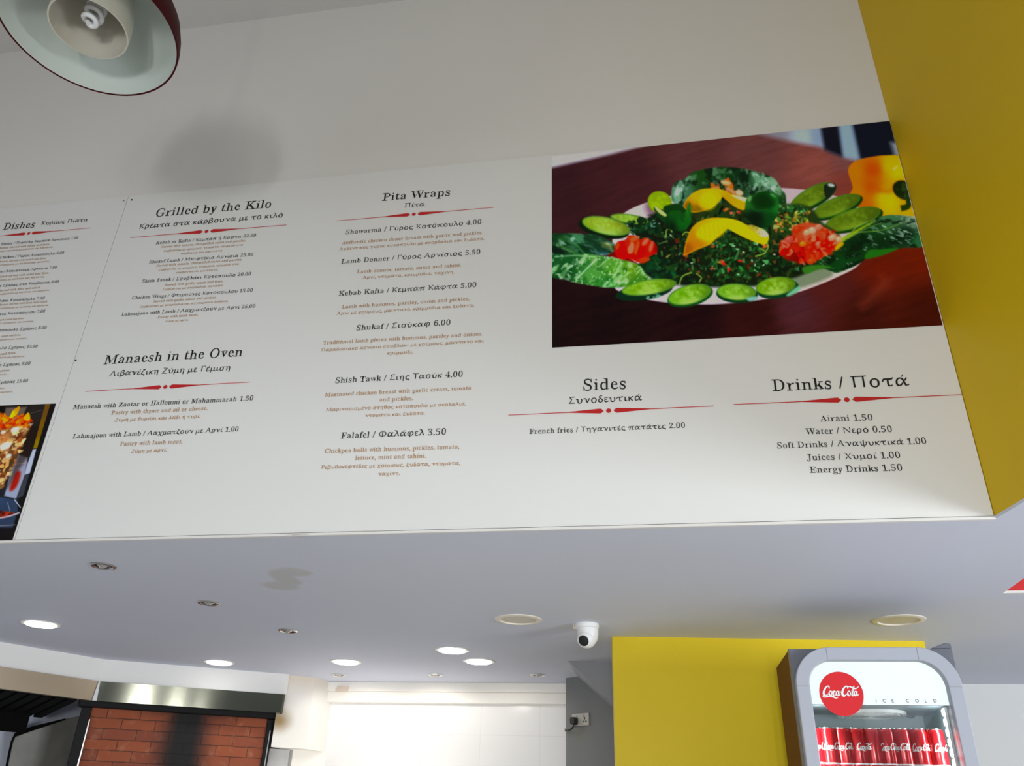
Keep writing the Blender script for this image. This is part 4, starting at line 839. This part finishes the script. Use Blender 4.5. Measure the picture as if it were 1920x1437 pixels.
N3 = np.array([nr[0], nr[1], 0]); NL = np.array([nl[0], nl[1], 0]); R3 = np.array([rd[0], rd[1], 0]); L3 = np.array([ld[0], ld[1], 0]); C3 = np.array([C0[0], C0[1], 0])
lenR = np.hypot(*(R1-C0))
def onR(px, py, back=0.0): return onplane(px, py, C3+N3*back, N3)
def onL(px, py, back=0.0): return onplane(px, py, C3+NL*back, NL)
hood = thing('steel_hood', (C3[0], C3[1], zh), 'brushed steel hood fascia above the brick oven', 'hood')
e = .012
hp0 = C3+R3*.42+gz*(zh+zw)/2; hv_ = (CAMP-hp0)/np.linalg.norm(CAMP-hp0)+(np.array([-.14, -2.48, 1.24])-hp0)/np.linalg.norm(np.array([-.14, -2.48, 1.24])-hp0)
TILT = -.47*hv_[2]/abs(hv_@N3)*(zw-zh)       # how far the foot of the fascia is set back
def bowed(mb, D3, O3, length, m_, skew=0.0):            # fascia bent slightly outwards, its foot set back
    vs = []; fs = []; K = 14
    for i in range(K+1):
        t = i/K; z = zw+(zh-zw)*t; off = -e+TILT*t
        vs += [C3+O3*off+gz*z, C3+D3*length+O3*(off-skew)+gz*z]
    fs = [(2*i, 2*i+2, 2*i+3, 2*i+1) for i in range(K)]
    vs += [C3+O3*.03+gz*zh, C3+D3*length+O3*.03+gz*zh]; fs.append((2*K, 2*K+2, 2*K+3, 2*K+1))
    mb.add(vs, fs, m_)
b = MB(); bowed(b, R3, N3, lenR-.012, steel, .019); b.build('fascia', hood, True)
b = MB(); b.prism([C3+R3*(lenR-.018)-N3*(e+.020)+gz*zh, C3+R3*(lenR-.008)-N3*(e+.020)+gz*zh, C3+R3*(lenR-.008)-N3*(e+.020)+gz*zw, C3+R3*(lenR-.018)-N3*(e+.020)+gz*zw], N3*.2, mat('dark_steel', (.09, .08, .06), .4, .8)); b.build('end_cap', hood)
b = MB(); b.prism([C3-N3*(e+.004)-R3*.004+gz*zh, C3-N3*(e+.004)+R3*.018+gz*zh, C3-N3*(e+.004)+R3*.012+gz*zw, C3-N3*(e+.004)+R3*.004+gz*zw], N3*.006, mat('pale_sealant', (.72, .73, .73), .5)); b.build('sealed_joint', hood)
lhood = thing('grill_hood', (C3[0]+ld[0]*.5, C3[1]+ld[1]*.5, zh), 'copper-tinted steel hood fascia above the dark grill, at far left', 'hood')
b = MB(); bowed(b, L3, NL, 1.1, copper_steel); b.build('fascia', lhood, True)
soot = mat('sooty_black', (.005, .0045, .0045), .9, 0, .08); filt = mat('filter_black', (.006, .006, .006), .8, 0, .1)
b = MB()                                             # hood filters: dark slats under the fascia
top = C3+L3*.06+NL*.06
for i in range(16):
    o_ = top+L3*(.065*i)
    b.prism([o_+gz*(zh-.005), o_+L3*.045+gz*(zh-.005), o_+L3*.045+NL*.34+gz*(zh-.075), o_+NL*.34+gz*(zh-.075)], gz*.02, filt)
b.build('filter_slats', lhood)
b = MB(); b.prism([C3+L3*.03+NL*.02+gz*(zh+.03), C3+L3*1.1+NL*.02+gz*(zh+.03), C3+L3*1.1+NL*.5+gz*(zh+.03), C3+L3*.25+NL*.5+gz*(zh+.03)], gz*.02, soot); b.build('hood_lining', lhood)
b = MB(); b.prism([C3+L3*.14+NL*.36+gz*(zh-.16), C3+L3*1.1+NL*.36+gz*(zh-.16), C3+L3*1.1+NL*.36+gz*(zh+.03), C3+L3*.14+NL*.36+gz*(zh+.03)], NL*.02, soot); b.build('rear_baffle', lhood)
# steel splashback and the pale wall behind the grill
back = .46
spl = thing('grill_splashback', onL(80, 1437, back), 'stained grey steel splashback of the grill, lower left', 'splashback')
pts = [onL(x, y, back) for x, y in ((28, 1378), (60, 1366), (122, 1349), (160, 1341), (170, 1480), (8, 1480))]
sm_ = mat('stained_steel', (.34, .33, .30), .45, .5, vary=.4, vscale=7)
b = MB(); b.prism(pts, NL*.015, sm_); b.build('sheet', spl)
b = MB(); fl = [onL(x, y, back-.012) for x, y in ((28, 1379), (22, 1392), (18, 1410), (12, 1440), (8, 1480))]
b.tube(fl, .006, soot, 8); b.tube([onL(x, y, back-.012) for x, y in ((28, 1379), (60, 1367), (122, 1349))], [.010, .012, .004], soot, 8); b.build('edge_trim', spl, True)
b = MB(); b.prism([C3-L3*.4+NL*.60, C3+L3*1.3+NL*.60, C3+L3*1.3+NL*.60+gz*ZS, C3-L3*.4+NL*.60+gz*ZS], NL*.05, mat('bluish_white_paint', (.62, .66, .76), .5)); struct(b.build('wall_grill'))

# brick oven front in a black frame
ob = .075
oven = thing('brick_oven', onR(330, 1437, ob), 'red brick oven front with a black soot streak in a black metal frame', 'oven')
A = onR(171, 1333, ob); B = onR(503, 1346, ob); zt_o = onR(340, 1338, ob)[2]
aL = (A-C3)@R3; aR = (B-C3)@R3; zlow = .55
Oo = lambda s, z, o_: C3+R3*s+N3*(ob+o_)+gz*z
brick = bpy.data.materials.new('oven_brick'); brick.use_nodes = True; nt = brick.node_tree; bs = nt.nodes['Principled BSDF']; Lk = nt.links.new
geo = nt.nodes.new('ShaderNodeNewGeometry')
def dotn(v, off):
    d = nt.nodes.new('ShaderNodeVectorMath'); d.operation = 'DOT_PRODUCT'; Lk(geo.outputs['Position'], d.inputs[0]); d.inputs[1].default_value = tuple(v)
    a_ = nt.nodes.new('ShaderNodeMath'); a_.operation = 'SUBTRACT'; Lk(d.outputs['Value'], a_.inputs[0]); a_.inputs[1].default_value = float(off); return a_.outputs[0]
us = dotn(R3, C3@R3+aL); vs_ = dotn((0, 0, -1), -zt_o)
cmb = nt.nodes.new('ShaderNodeCombineXYZ'); Lk(us, cmb.inputs[0]); Lk(vs_, cmb.inputs[1])
mpb = nt.nodes.new('ShaderNodeMapping'); Lk(cmb.outputs[0], mpb.inputs[0]); mpb.inputs['Location'].default_value = (.0, .004, 0)
wn = nt.nodes.new('ShaderNodeTexNoise'); wn.inputs['Scale'].default_value = 16; Lk(geo.outputs['Position'], wn.inputs['Vector'])
wm = nt.nodes.new('ShaderNodeMix'); wm.data_type = 'VECTOR'; wm.inputs[0].default_value = .008; Lk(mpb.outputs[0], wm.inputs[4]); Lk(wn.outputs[1], wm.inputs[5])
bt_ = nt.nodes.new('ShaderNodeTexBrick'); Lk(wm.outputs[1], bt_.inputs['Vector']); bt_.inputs['Scale'].default_value = 1; bt_.offset = .5
row_h = abs(onR(168, 1352, ob)[2]-onR(163, 1372, ob)[2]); bw = (onR(255, 1360, ob)-onR(192, 1358, ob))@R3
bt_.inputs['Brick Width'].default_value = float(bw); bt_.inputs['Row Height'].default_value = float(row_h); bt_.inputs['Mortar Size'].default_value = .0026; bt_.inputs['Mortar Smooth'].default_value = .5; bt_.inputs['Bias'].default_value = -.1
bt_.inputs['Color1'].default_value = (.30, .072, .026, 1); bt_.inputs['Color2'].default_value = (.19, .046, .024, 1); bt_.inputs['Mortar'].default_value = (.09, .03, .018, 1)
bn = nt.nodes.new('ShaderNodeTexNoise'); bn.inputs['Scale'].default_value = 22; bn.inputs['Detail'].default_value = 5; Lk(geo.outputs['Position'], bn.inputs['Vector'])
mr1 = nt.nodes.new('ShaderNodeMapRange'); mr1.inputs[1].default_value = .55; mr1.inputs[2].default_value = .80; mr1.inputs[3].default_value = 0; mr1.inputs[4].default_value = .55; Lk(bn.outputs[0], mr1.inputs[0])
mxa = nt.nodes.new('ShaderNodeMix'); mxa.data_type = 'RGBA'; Lk(mr1.outputs[0], mxa.inputs[0]); Lk(bt_.outputs[0], mxa.inputs[6]); mxa.inputs[7].default_value = (.48, .20, .11, 1)
Lk(mxa.outputs[2], bs.inputs['Base Color']); bs.inputs['Roughness'].default_value = .8
bpn = nt.nodes.new('ShaderNodeBump'); bpn.inputs['Strength'].default_value = .6; bpn.inputs['Distance'].default_value = .004; Lk(bt_.outputs[1], bpn.inputs['Height']); bpn.invert = True; Lk(bpn.outputs[0], bs.inputs['Normal'])
# soot: a wandering vertical streak, wider at the top edge
sc_ = onR(345, 1390, ob); su = (sc_-C3)@R3-aL
def mth(op, a_, b_=None):
    m_ = nt.nodes.new('ShaderNodeMath'); m_.operation = op
    for i_, q_ in enumerate((a_, b_)):
        if q_ is None: continue
        if isinstance(q_, (int, float)): m_.inputs[i_].default_value = float(q_)
        else: Lk(q_, m_.inputs[i_])
    return m_.outputs[0]
n3 = nt.nodes.new('ShaderNodeTexNoise'); n3.inputs['Scale'].default_value = 5; Lk(geo.outputs['Position'], n3.inputs['Vector'])
dx = mth('ABSOLUTE', mth('SUBTRACT', us, su)); wv = mth('ADD', mth('MULTIPLY', n3.outputs[0], .06), .085)
mask = nt.nodes.new('ShaderNodeMapRange'); mask.interpolation_type = 'SMOOTHSTEP'; Lk(mth('DIVIDE', dx, wv), mask.inputs[0]); mask.inputs[1].default_value = .35; mask.inputs[2].default_value = 1.65; mask.inputs[3].default_value = 1; mask.inputs[4].default_value = 0
m2_ = nt.nodes.new('ShaderNodeMapRange'); m2_.interpolation_type = 'SMOOTHSTEP'; Lk(mth('ADD', vs_, mth('MULTIPLY', dx, .15)), m2_.inputs[0]); m2_.inputs[1].default_value = .0; m2_.inputs[2].default_value = .075; m2_.inputs[3].default_value = .85; m2_.inputs[4].default_value = 0
m3_ = nt.nodes.new('ShaderNodeMapRange'); Lk(dx, m3_.inputs[0]); m3_.inputs[1].default_value = .1; m3_.inputs[2].default_value = .42; m3_.inputs[3].default_value = 1; m3_.inputs[4].default_value = .15
mall = mth('MAXIMUM', mask.outputs[0], mth('MULTIPLY', m2_.outputs[0], m3_.outputs[0]))
mxs = nt.nodes.new('ShaderNodeMix'); mxs.data_type = 'RGBA'; Lk(mall, mxs.inputs[0]); Lk(mxa.outputs[2], mxs.inputs[6]); mxs.inputs[7].default_value = (.006, .005, .005, 1); Lk(mxs.outputs[2], bs.inputs['Base Color'])
b = MB(); b.prism([Oo(aL-.02, zlow, .02), Oo(aR+.02, zlow, .02), Oo(aR+.02, zt_o+.02, .02), Oo(aL-.02, zt_o+.02, .02)], N3*.1, brick); b.build('brickwork', oven)
frame_black = mat('black_iron', (.008, .008, .009), .5, 0, .15)
fw = .05
b = MB(); b.prism([Oo(aL-fw, zlow, 0), Oo(aL, zlow, 0), Oo(aL, zt_o, 0), Oo(aL-fw, zt_o, 0)], N3*.06, frame_black); b.build('frame_post', oven, bevel=.004)
b = MB(); b.prism([Oo(aR, zlow, 0), Oo(aR+.035, zlow, 0), Oo(aR+.035, zt_o, 0), Oo(aR, zt_o, 0)], N3*.06, frame_black); b.build('frame_post', oven, bevel=.004)
b = MB(); b.prism([Oo(aL-fw-.02, zt_o, -.02), Oo(aR+.055, zt_o, -.02), Oo(aR+.055, zt_o+.075, -.02), Oo(aL-fw-.02, zt_o+.075, -.02)], N3*.085, frame_black); b.build('frame_lintel', oven, bevel=.006)
tr = mat('steel_bead', (.55, .56, .58), .25, 1)
for s_ in (aL+.004, aR+.022):
    b = MB(); b.prism([Oo(s_-.003, zlow, -.004), Oo(s_+.003, zlow, -.004), Oo(s_+.003, zt_o-.06, -.004), Oo(s_-.003, zt_o-.06, -.004)], N3*.006, tr); b.build('steel_bead', oven)
b = MB(); b.prism([Oo(aL-.05, zlow, .10), Oo(aR+.03, zlow, .10), Oo(aR+.03, zh-.01, .10), Oo(aL-.05, zh-.01, .10)], N3*.2, soot); b.build('oven_body', oven)
# ================================================================ drinks fridge
YF = 2.95
fp = lambda x, y, d=0.0: ony(1440+x/4, 1180+y/4, YF+d)          # a point of the fridge front, read off the photograph
xl = fp(160, 150)[0]; xr = fp(1385, 135)[0]; zt_f = (fp(160, 150)[2]+fp(1385, 135)[2])/2; wf = xr-xl; df = .38
fr = thing('drinks_fridge', ((xl+xr)/2, YF+df/2, 0), 'grey glass-door drinks fridge with a lit white header, in front of the yellow wall', 'fridge')
cab = mat('cabinet_grey', (.15, .16, .19), .4); ring_m = mat('door_frame_grey', (.41, .43, .485), .35, spec=.4); brown_side = mat('cabinet_side', (.15, .045, .014), .5, spec=.06)
inner_m = mat('fridge_liner', (.27, .33, .35), .4)
t_ = .03
x0, x1 = xl+t_+.012, xr-t_-.012
b = MB(); b.box((xl, YF+.045, .08), (xl+t_, YF+df, zt_f), brown_side); b.build('side_panel', fr, bevel=.004)
b = MB(); b.box((xr-t_, YF+.045, .08), (xr, YF+df, zt_f), brown_side); b.build('side_panel', fr, bevel=.004)
b = MB(); b.box((xl+t_, YF+.045, zt_f-t_), (xr-t_, YF+df, zt_f), cab); b.build('top_panel', fr, bevel=.003)
b = MB(); b.box((xl+t_, YF+df-.03, .08), (xr-t_, YF+df, zt_f-t_), cab); b.build('rear_panel', fr)
b = MB(); b.box((xl, YF, 0), (xr, YF+df, .08), cab); b.build('plinth', fr)
def rrect(xa, xb, za, zb_, r, seg=14):                         # rounded at the top only
    pts = [(xa, za), (xb, za)]
    for i in range(seg+1):
        a = math.pi/2*i/seg; pts.append((xb-r+r*math.cos(a), zb_-r+r*math.sin(a)))
    for i in range(seg+1):
        a = math.pi/2+math.pi/2*i/seg; pts.append((xa+r+r*math.cos(a), zb_-r+r*math.sin(a)))
    return pts
rw = fp(297, 390)[0]-fp(197, 390)[0]; zi = fp(700, 243)[2]
ro = .118; rin = .082
out = rrect(xl+.004, xr-.004, .10, zt_f-.002, ro); inn_ = rrect(xl+.004+rw, xr-.004-rw, .10+rw, zi, rin)
def ring(mb, o, i, ya, yb, m_):
    n = len(o); vs = [(x, ya, z) for x, z in o]+[(x, ya, z) for x, z in i]+[(x, yb, z) for x, z in o]+[(x, yb, z) for x, z in i]; fs = []
    for k_ in range(n):
        j = (k_+1) % n
        fs += [(k_, j, n+j, n+k_), (2*n+k_, 3*n+k_, 3*n+j, 2*n+j), (k_, 2*n+k_, 2*n+j, j), (n+k_, n+j, 3*n+j, 3*n+k_)]
    mb.add(vs, fs, m_)
b = MB(); ring(b, out, inn_, YF-.028, YF+.012, ring_m); door = b.build('door', fr, bevel=.003)
for cx_0, cx_1, zz in ((xl+.008, xl+.004+rw, zt_f-.125), (xr-.004-rw, xr-.008, zt_f-.125)):
    b = MB(); b.box((cx_0, YF-.0288, zz-.0008), (cx_1, YF-.0278, zz+.0008), mat('seam_grey', (.30, .31, .34), .5)); b.build('frame_seam', door)
for xx in (fp(1105, 190)[0], fp(430, 190)[0]):
    b = MB(); b.box((xx-.0008, YF-.0288, zi+.002), (xx+.0008, YF-.0278, zt_f-.006), mat('seam_grey', (.30, .31, .34), .5)); b.build('frame_seam', door)
b = MB()                                                       # cabinet front behind the rounded door
sq = [(xl, .08), (xr, .08)]+[(xr, zt_f)]*15+[(xl, zt_f)]*15
ring(b, sq, rrect(x0, x1, .12, zi+.01, rin), YF+.014, YF+.05, cab); b.build('front_frame', fr)
glass = bpy.data.materials.new('fridge_glass'); glass.use_nodes = True; nt = glass.node_tree; nt.nodes.remove(nt.nodes['Principled BSDF'])
tb = nt.nodes.new('ShaderNodeBsdfTransparent'); gb = nt.nodes.new('ShaderNodeBsdfGlossy'); gb.inputs['Roughness'].default_value = .02; fz = nt.nodes.new('ShaderNodeFresnel'); fz.inputs[0].default_value = 1.5; mxg = nt.nodes.new('ShaderNodeMixShader')
tb.inputs[0].default_value = (.97, .985, .985, 1)
nt.links.new(fz.outputs[0], mxg.inputs[0]); nt.links.new(tb.outputs[0], mxg.inputs[1]); nt.links.new(gb.outputs[0], mxg.inputs[2]); nt.links.new(mxg.outputs[0], nt.nodes['Material Output'].inputs[0])
gpts = rrect(xl+.004+rw-.004, xr-.004-rw+.004, .10+rw-.004, zi+.004, rin)
b = MB(); b.prism([(x, YF-.006, z) for x, z in gpts], (0, .005, 0), glass); b.build('glass_pane', door)['label'] = 'clear glass pane of the door'
zhd = fp(700, 562)[2]                                          # lower edge of the lit header
hp_ = [p_ for p_ in rrect(xl+.004+rw-.003, xr-.004-rw+.003, zhd, zi+.003, rin)]
b = MB(); b.prism([(x, YF+.006, z) for x, z in hp_], (0, .010, 0), mat('lit_header', (.85, .95, .97), .4, emit=(.86, .97, 1.0), estr=.82)); b.build('lit_header', fr)['label'] = 'white lit header panel'
# red disc, script and lettering on the door glass
YG = YF-.0075
dc = fp(550, 485, -.0075); rd_ = (fp(715, 485, -.0075)[0]-fp(385, 485, -.0075)[0])/2
red_disc = mat('sign_red', (.66, .012, .02), .4, emit=(.9, .02, .03), estr=.02)
b = MB(); n = 64; b.add([(dc[0]+rd_*math.cos(2*math.pi*i/n), YG, dc[2]+rd_*math.sin(2*math.pi*i/n)) for i in range(n)], [tuple(range(n))], red_disc); disc = b.build('red_disc', door)
def ribbon(pts, w, smn=6):
    p = Painter.smooth(pts, smn, False); t = np.gradient(p, axis=0); t /= np.hypot(*t.T)[:, None]+1e-9; n_ = np.c_[-t[:, 1], t[:, 0]]
    ww = np.interp(np.linspace(0, 1, len(p)), np.linspace(0, 1, len(w)), w)[:, None]*.64
    A_ = p+n_*ww; B_ = p-n_*ww; k_ = len(p)
    return np.r_[A_, B_], [(i, i+k_, i+k_+1, i+1) for i in range(k_-1)]
def loop(cx, cy, rx, ry): return [(cx+rx*math.cos(a), cy+ry*math.sin(a)) for a in np.linspace(.6, .6+2*math.pi, 13)]
def capC(x): return [(x+1.32, 1.42), (x+1.28, 1.78), (x+.98, 1.92), (x+.55, 1.55), (x+.22, .85), (x+.22, .25), (x+.5, -.02), (x+.85, .12), (x+1.08, .42)]
SCRIPT = [(capC(0), [.12, .22, .2, .3, .36, .34, .2, .1]), (loop(1.55, .48, .27, .46), [.2, .13, .3, .13, .2]), ([(1.75, .9), (1.95, .85), (2.05, .95)], [.1, .1, .1]),
  ([(2.55, .72), (2.42, .95), (2.15, .72), (2.08, .3), (2.28, .0), (2.6, .25)], [.2, .15, .28, .28, .15, .08]), (loop(2.98, .47, .26, .45), [.18, .13, .28, .13, .18]), ([(3.27, .95), (3.2, .45), (3.3, .05), (3.55, .3)], [.2, .26, .2, .08]),
  ([(3.52, .72), (3.74, .78)], [.14, .14]), (capC(3.75), [.12, .22, .2, .3, .36, .34, .2, .1]), (loop(5.3, .48, .27, .46), [.2, .13, .3, .13, .2]),
  ([(5.72, .2), (5.85, .9), (6.15, 1.75), (6.32, 1.85), (6.22, 1.4), (5.95, .7), (5.92, .15), (6.08, .0), (6.3, .3)], [.1, .12, .16, .2, .24, .28, .26, .16, .08]),
  (loop(6.6, .47, .26, .45), [.18, .13, .28, .13, .18]), ([(6.9, .95), (6.83, .45), (6.93, .05), (7.2, .3)], [.2, .26, .2, .08]),
  ([(.22, .2), (-.02, -.1), (.2, -.32), (.9, -.18), (1.7, -.1), (2.3, -.34), (2.75, -.5), (3.1, -.34)], [.1, .14, .12, .2, .3, .24, .12, .04]), ([(4.9, 1.55), (5.4, 1.85), (6.0, 1.62), (6.6, 1.45), (7.1, 1.7), (7.35, 1.98)], [.08, .16, .22, .2, .14, .05])]
def script(width):
    V = []; Fc = []; n_ = 0
    for i_, (pts, w) in enumerate(SCRIPT):
        v, f = ribbon(pts, w); v = np.c_[v, np.full(len(v), i_*.01)]; V.append(v); Fc += [tuple(i+n_ for i in q_) for q_ in f]; n_ += len(v)
    V = np.concatenate(V); V[:, 0] += V[:, 1]*.12; V[:, 0] -= (V[:, 0].min()+V[:, 0].max())/2; V[:, 1] -= .7
    return V*width/7.5, Fc
white_ink = mat('white_print', (.85, .84, .84), .4)
V, Fc = script(rd_*1.68); b = MB(); b.add([(dc[0]+v[0]-.001, YG-.0006-v[2], dc[2]+v[1]+.004) for v in V], Fc, white_ink); b.build('script_lettering', disc)
b = MB()
ink_grey = mat('grey_print', (.10, .05, .07), .5)
for ch, x in zip('ICECOLD', (813, 874, 938, 1048, 1120, 1187, 1256)):
    v, f = text_mesh(ch); v = thin(v, f, .018, .014); w0 = (v[:, 0].min()+v[:, 0].max())/2; c_ = fp(x, 551, -.0075); hh = fp(x, 526, -.0075)[2]-c_[2]; s_ = hh/v[:, 1].max()
    b.add([(c_[0]+(q_[0]-w0)*s_, YG, c_[2]+q_[1]*s_) for q_ in v], f, ink_grey)
b.build('lettering', door)
# inside
b = MB()
b.box((x0-.012, YF+.05, .12), (x0, YF+df-.03, zt_f-t_), inner_m); b.box((x1, YF+.05, .12), (x1+.012, YF+df-.03, zt_f-t_), inner_m)
b.box((x0, YF+df-.05, .12), (x1, YF+df-.03, zt_f-t_), inner_m); b.box((x0, YF+.05, zhd+.004), (x1, YF+df-.05, zhd+.02), inner_m); b.build('liner', fr)
fc_ = fp(760, 575, .25); zf_ = zhd+.003
b = MB()
for i in range(9):
    r = .012+.0125*i; b.lathe([(r-.0022, zf_), (r-.0022, zf_-.010-.004*math.cos(i*.17)), (r+.0022, zf_-.010-.004*math.cos(i*.17)), (r+.0022, zf_)], white_plastic, 40, Matrix.Translation((fc_[0], YF+.25, 0)), False)
for i in range(28):
    a = 2*math.pi*i/28; b.tube([(fc_[0]+.014*math.cos(a), YF+.25+.014*math.sin(a), zf_-.012), (fc_[0]+.114*math.cos(a), YF+.25+.114*math.sin(a), zf_-.009)], .0016, white_plastic, 6)
b.build('fan_grille', fr)
p = fp(1070, 650, df-.055); b = MB(); b.lathe([(0, 0), (.019, 0), (.019, .008), (0, .010)], mat('sensor_dark', (.10, .11, .12), .4), 28, Matrix.Translation((p[0], YF+df-.05, p[2]+.01)) @ Matrix.Rotation(math.pi/2, 4, 'X')); b.build('thermostat_knob', fr, True)
p = fp(720, 650, df-.055); b = MB(); b.lathe([(0, 0), (.006, 0), (.006, .006), (0, .007)], MATS['sensor_dark'], 20, Matrix.Translation((p[0], YF+df-.05, p[2])) @ Matrix.Rotation(math.pi/2, 4, 'X')); b.build('screw', fr, True)
led_s = mat('lit_led_strip', (1, 1, 1), .3, emit=(.93, 1.0, 1.0), estr=8)
for xx, sgn in ((x1-.004, -1), (x0+.004, 1)):
    b = MB(); z = zhd-.01
    b.box((xx-.004, YF+.052, .2), (xx+.004, YF+.066, zhd-.002), MATS['white_plastic'])
    while z > zhd-.62:
        b.lathe([(0, .007), (.005, .005), (.0075, 0), (.0075, -.012), (.005, -.017), (0, -.019)], led_s, 12, Matrix.Translation((xx+sgn*.004, YF+.060, z))); z -= .030
    b.build('led_strip', fr, True)
for xx, sgn in ((x1-.02, -1), (x0+.02, 1)):
    d = bpy.data.lights.new('fridge_strip_light', 'AREA'); d.shape = 'RECTANGLE'; d.size = .012; d.size_y = .6; d.energy = 1.2; d.color = (.92, 1, 1)
    o = bpy.data.objects.new('fridge_strip_light', d); o.location = (xx, YF+.058, zhd-.31); o.rotation_euler = (Vector((sgn*.55, .75, 0))).to_track_quat('-Z', 'Y').to_euler()
    o.rotation_euler = Matrix(((0, 0, 0), (0, 0, 0), (0, 0, 0))).to_euler()
    z_ = -Vector((sgn*.62, .78, 0)).normalized(); y_ = Vector((0, 0, 1)); x_ = y_.cross(z_); o.rotation_euler = Matrix((x_, y_, z_)).transposed().to_euler(); COL.objects.link(o)
DC = .10                                                     # first row of cans: depth behind the front
zcb = fp(860, 1052, DC)[2]; zct = fp(860, 746, DC)[2]; hc = zct-zcb; rcn = .0292
wire = mat('shelf_wire', (.78, .80, .80), .3)
b = MB()
for yy in (YF+.058, YF+.075, YF+df-.07): b.tube([(x0+.001, yy, zcb-.006), (x1-.001, yy, zcb-.006)], .004, wire, 8)
for i in range(24):
    xx = x0+.012+(x1-x0-.024)*i/23; b.tube([(xx, YF+.058, zcb-.003), (xx, YF+df-.06, zcb-.003)], .0022, wire, 6)
b.build('shelf', fr, True)
can_red = mat('can_red', (.52, .008, .014), .2, .3, spec=.7); can_silver = mat('can_silver', (.5, .5, .5), .25, 1)
def make_can():
    t = thing('drink_can', (0, 0, 0), 'x', 'drink can'); parts = []
    b = MB(); b.lathe([(.021, .0), (rcn-.002, .006), (rcn, .012), (rcn, hc-.014), (rcn-.001, hc-.008), (.0262, hc-.0035)], can_red, 40); parts.append(b.build('body', t, True))
    b = MB(); b.lathe([(.0262, hc-.0035), (.0266, hc-.002), (.0264, hc), (.0245, hc), (.0238, hc-.004), (0, hc-.004)], can_silver, 40); parts.append(b.build('lid', t, True))
    b = MB(); b.lathe([(.021, .0), (.018, .003), (0, .006)], can_silver, 32); parts.append(b.build('base', t, True))
    V, Fc = script(.066); b = MB(); rq = rcn+.0006
    vv = []
    for v in V:
        a = -math.pi/2+v[0]/rq; vv.append(((rq+v[2])*math.cos(a), (rq+v[2])*math.sin(a), hc*.52+v[1]*1.15))
    b.add(vv, Fc, white_ink)
    b.lathe([(rq-.0003, hc*.09), (rq-.0003, hc*.125)], white_ink, 40); parts.append(b.build('script_lettering', t, True))
    for o in parts: o.matrix_parent_inverse = Matrix.Identity(4)
    return t
can = make_can(); GRP = 'red drink cans on the fridge shelf'; ORD = ['first', 'second', 'third', 'fourth', 'fifth', 'sixth', 'seventh', 'eighth', 'ninth']
random.seed(5); firstc = True
fx = (378, 487, 597, 703, 815, 922, 1040, 1168, 1300); ang = (.5, .3, -.1, .75, -1.4, .1, -.5, .05, .6)
for i, (x, a) in enumerate(zip(fx, ang)):
    p = fp(x, 1025, DC); lab = 'red drink can, %s from the left in the front row of the fridge' % ORD[i]; loc = (p[0], YF+DC+rcn*.3, zcb)
    if firstc: can.location = loc; can['label'] = lab; can['group'] = GRP; c_ = can; firstc = False
    else: c_ = copy_thing(can, loc, lab, GRP)
    [setattr(k_, 'rotation_euler', (0, 0, a)) for k_ in c_.children if k_.name.startswith('script')]
dxm = (fp(1300, 1025, DC)[0]-fp(378, 1025, DC)[0])/8
for i in range(8):
    p = fp(378, 1025, DC); c_ = copy_thing(can, (p[0]+dxm*(i+.5), YF+DC+rcn*.3+.068, zcb), 'red drink can in the second row, behind the gap right of the %s front can' % ORD[i], GRP); [setattr(k_, 'rotation_euler', (0, 0, random.uniform(-1.5, 1.5))) for k_ in c_.children if k_.name.startswith('script')]
b = MB(); hx = fp(1330, 120)[0]                                # small hinge and screws on top
b.prism([(xr-.066, YF+.0, zt_f), (xr-.002, YF+.0, zt_f), (xr-.004, YF+.0, zt_f+.014), (xr-.022, YF+.0, zt_f+.016)], (0, .05, 0), cab); b.build('hinge_cover', fr, bevel=.003)
for xx in (xl+.008, xl+.032):
    b = MB(); b.lathe([(0, .009), (.004, .008), (.006, .004), (.006, 0)], chrome, 16, Matrix.Translation((xx, YF+.06, zt_f))); b.build('screw', fr, True)
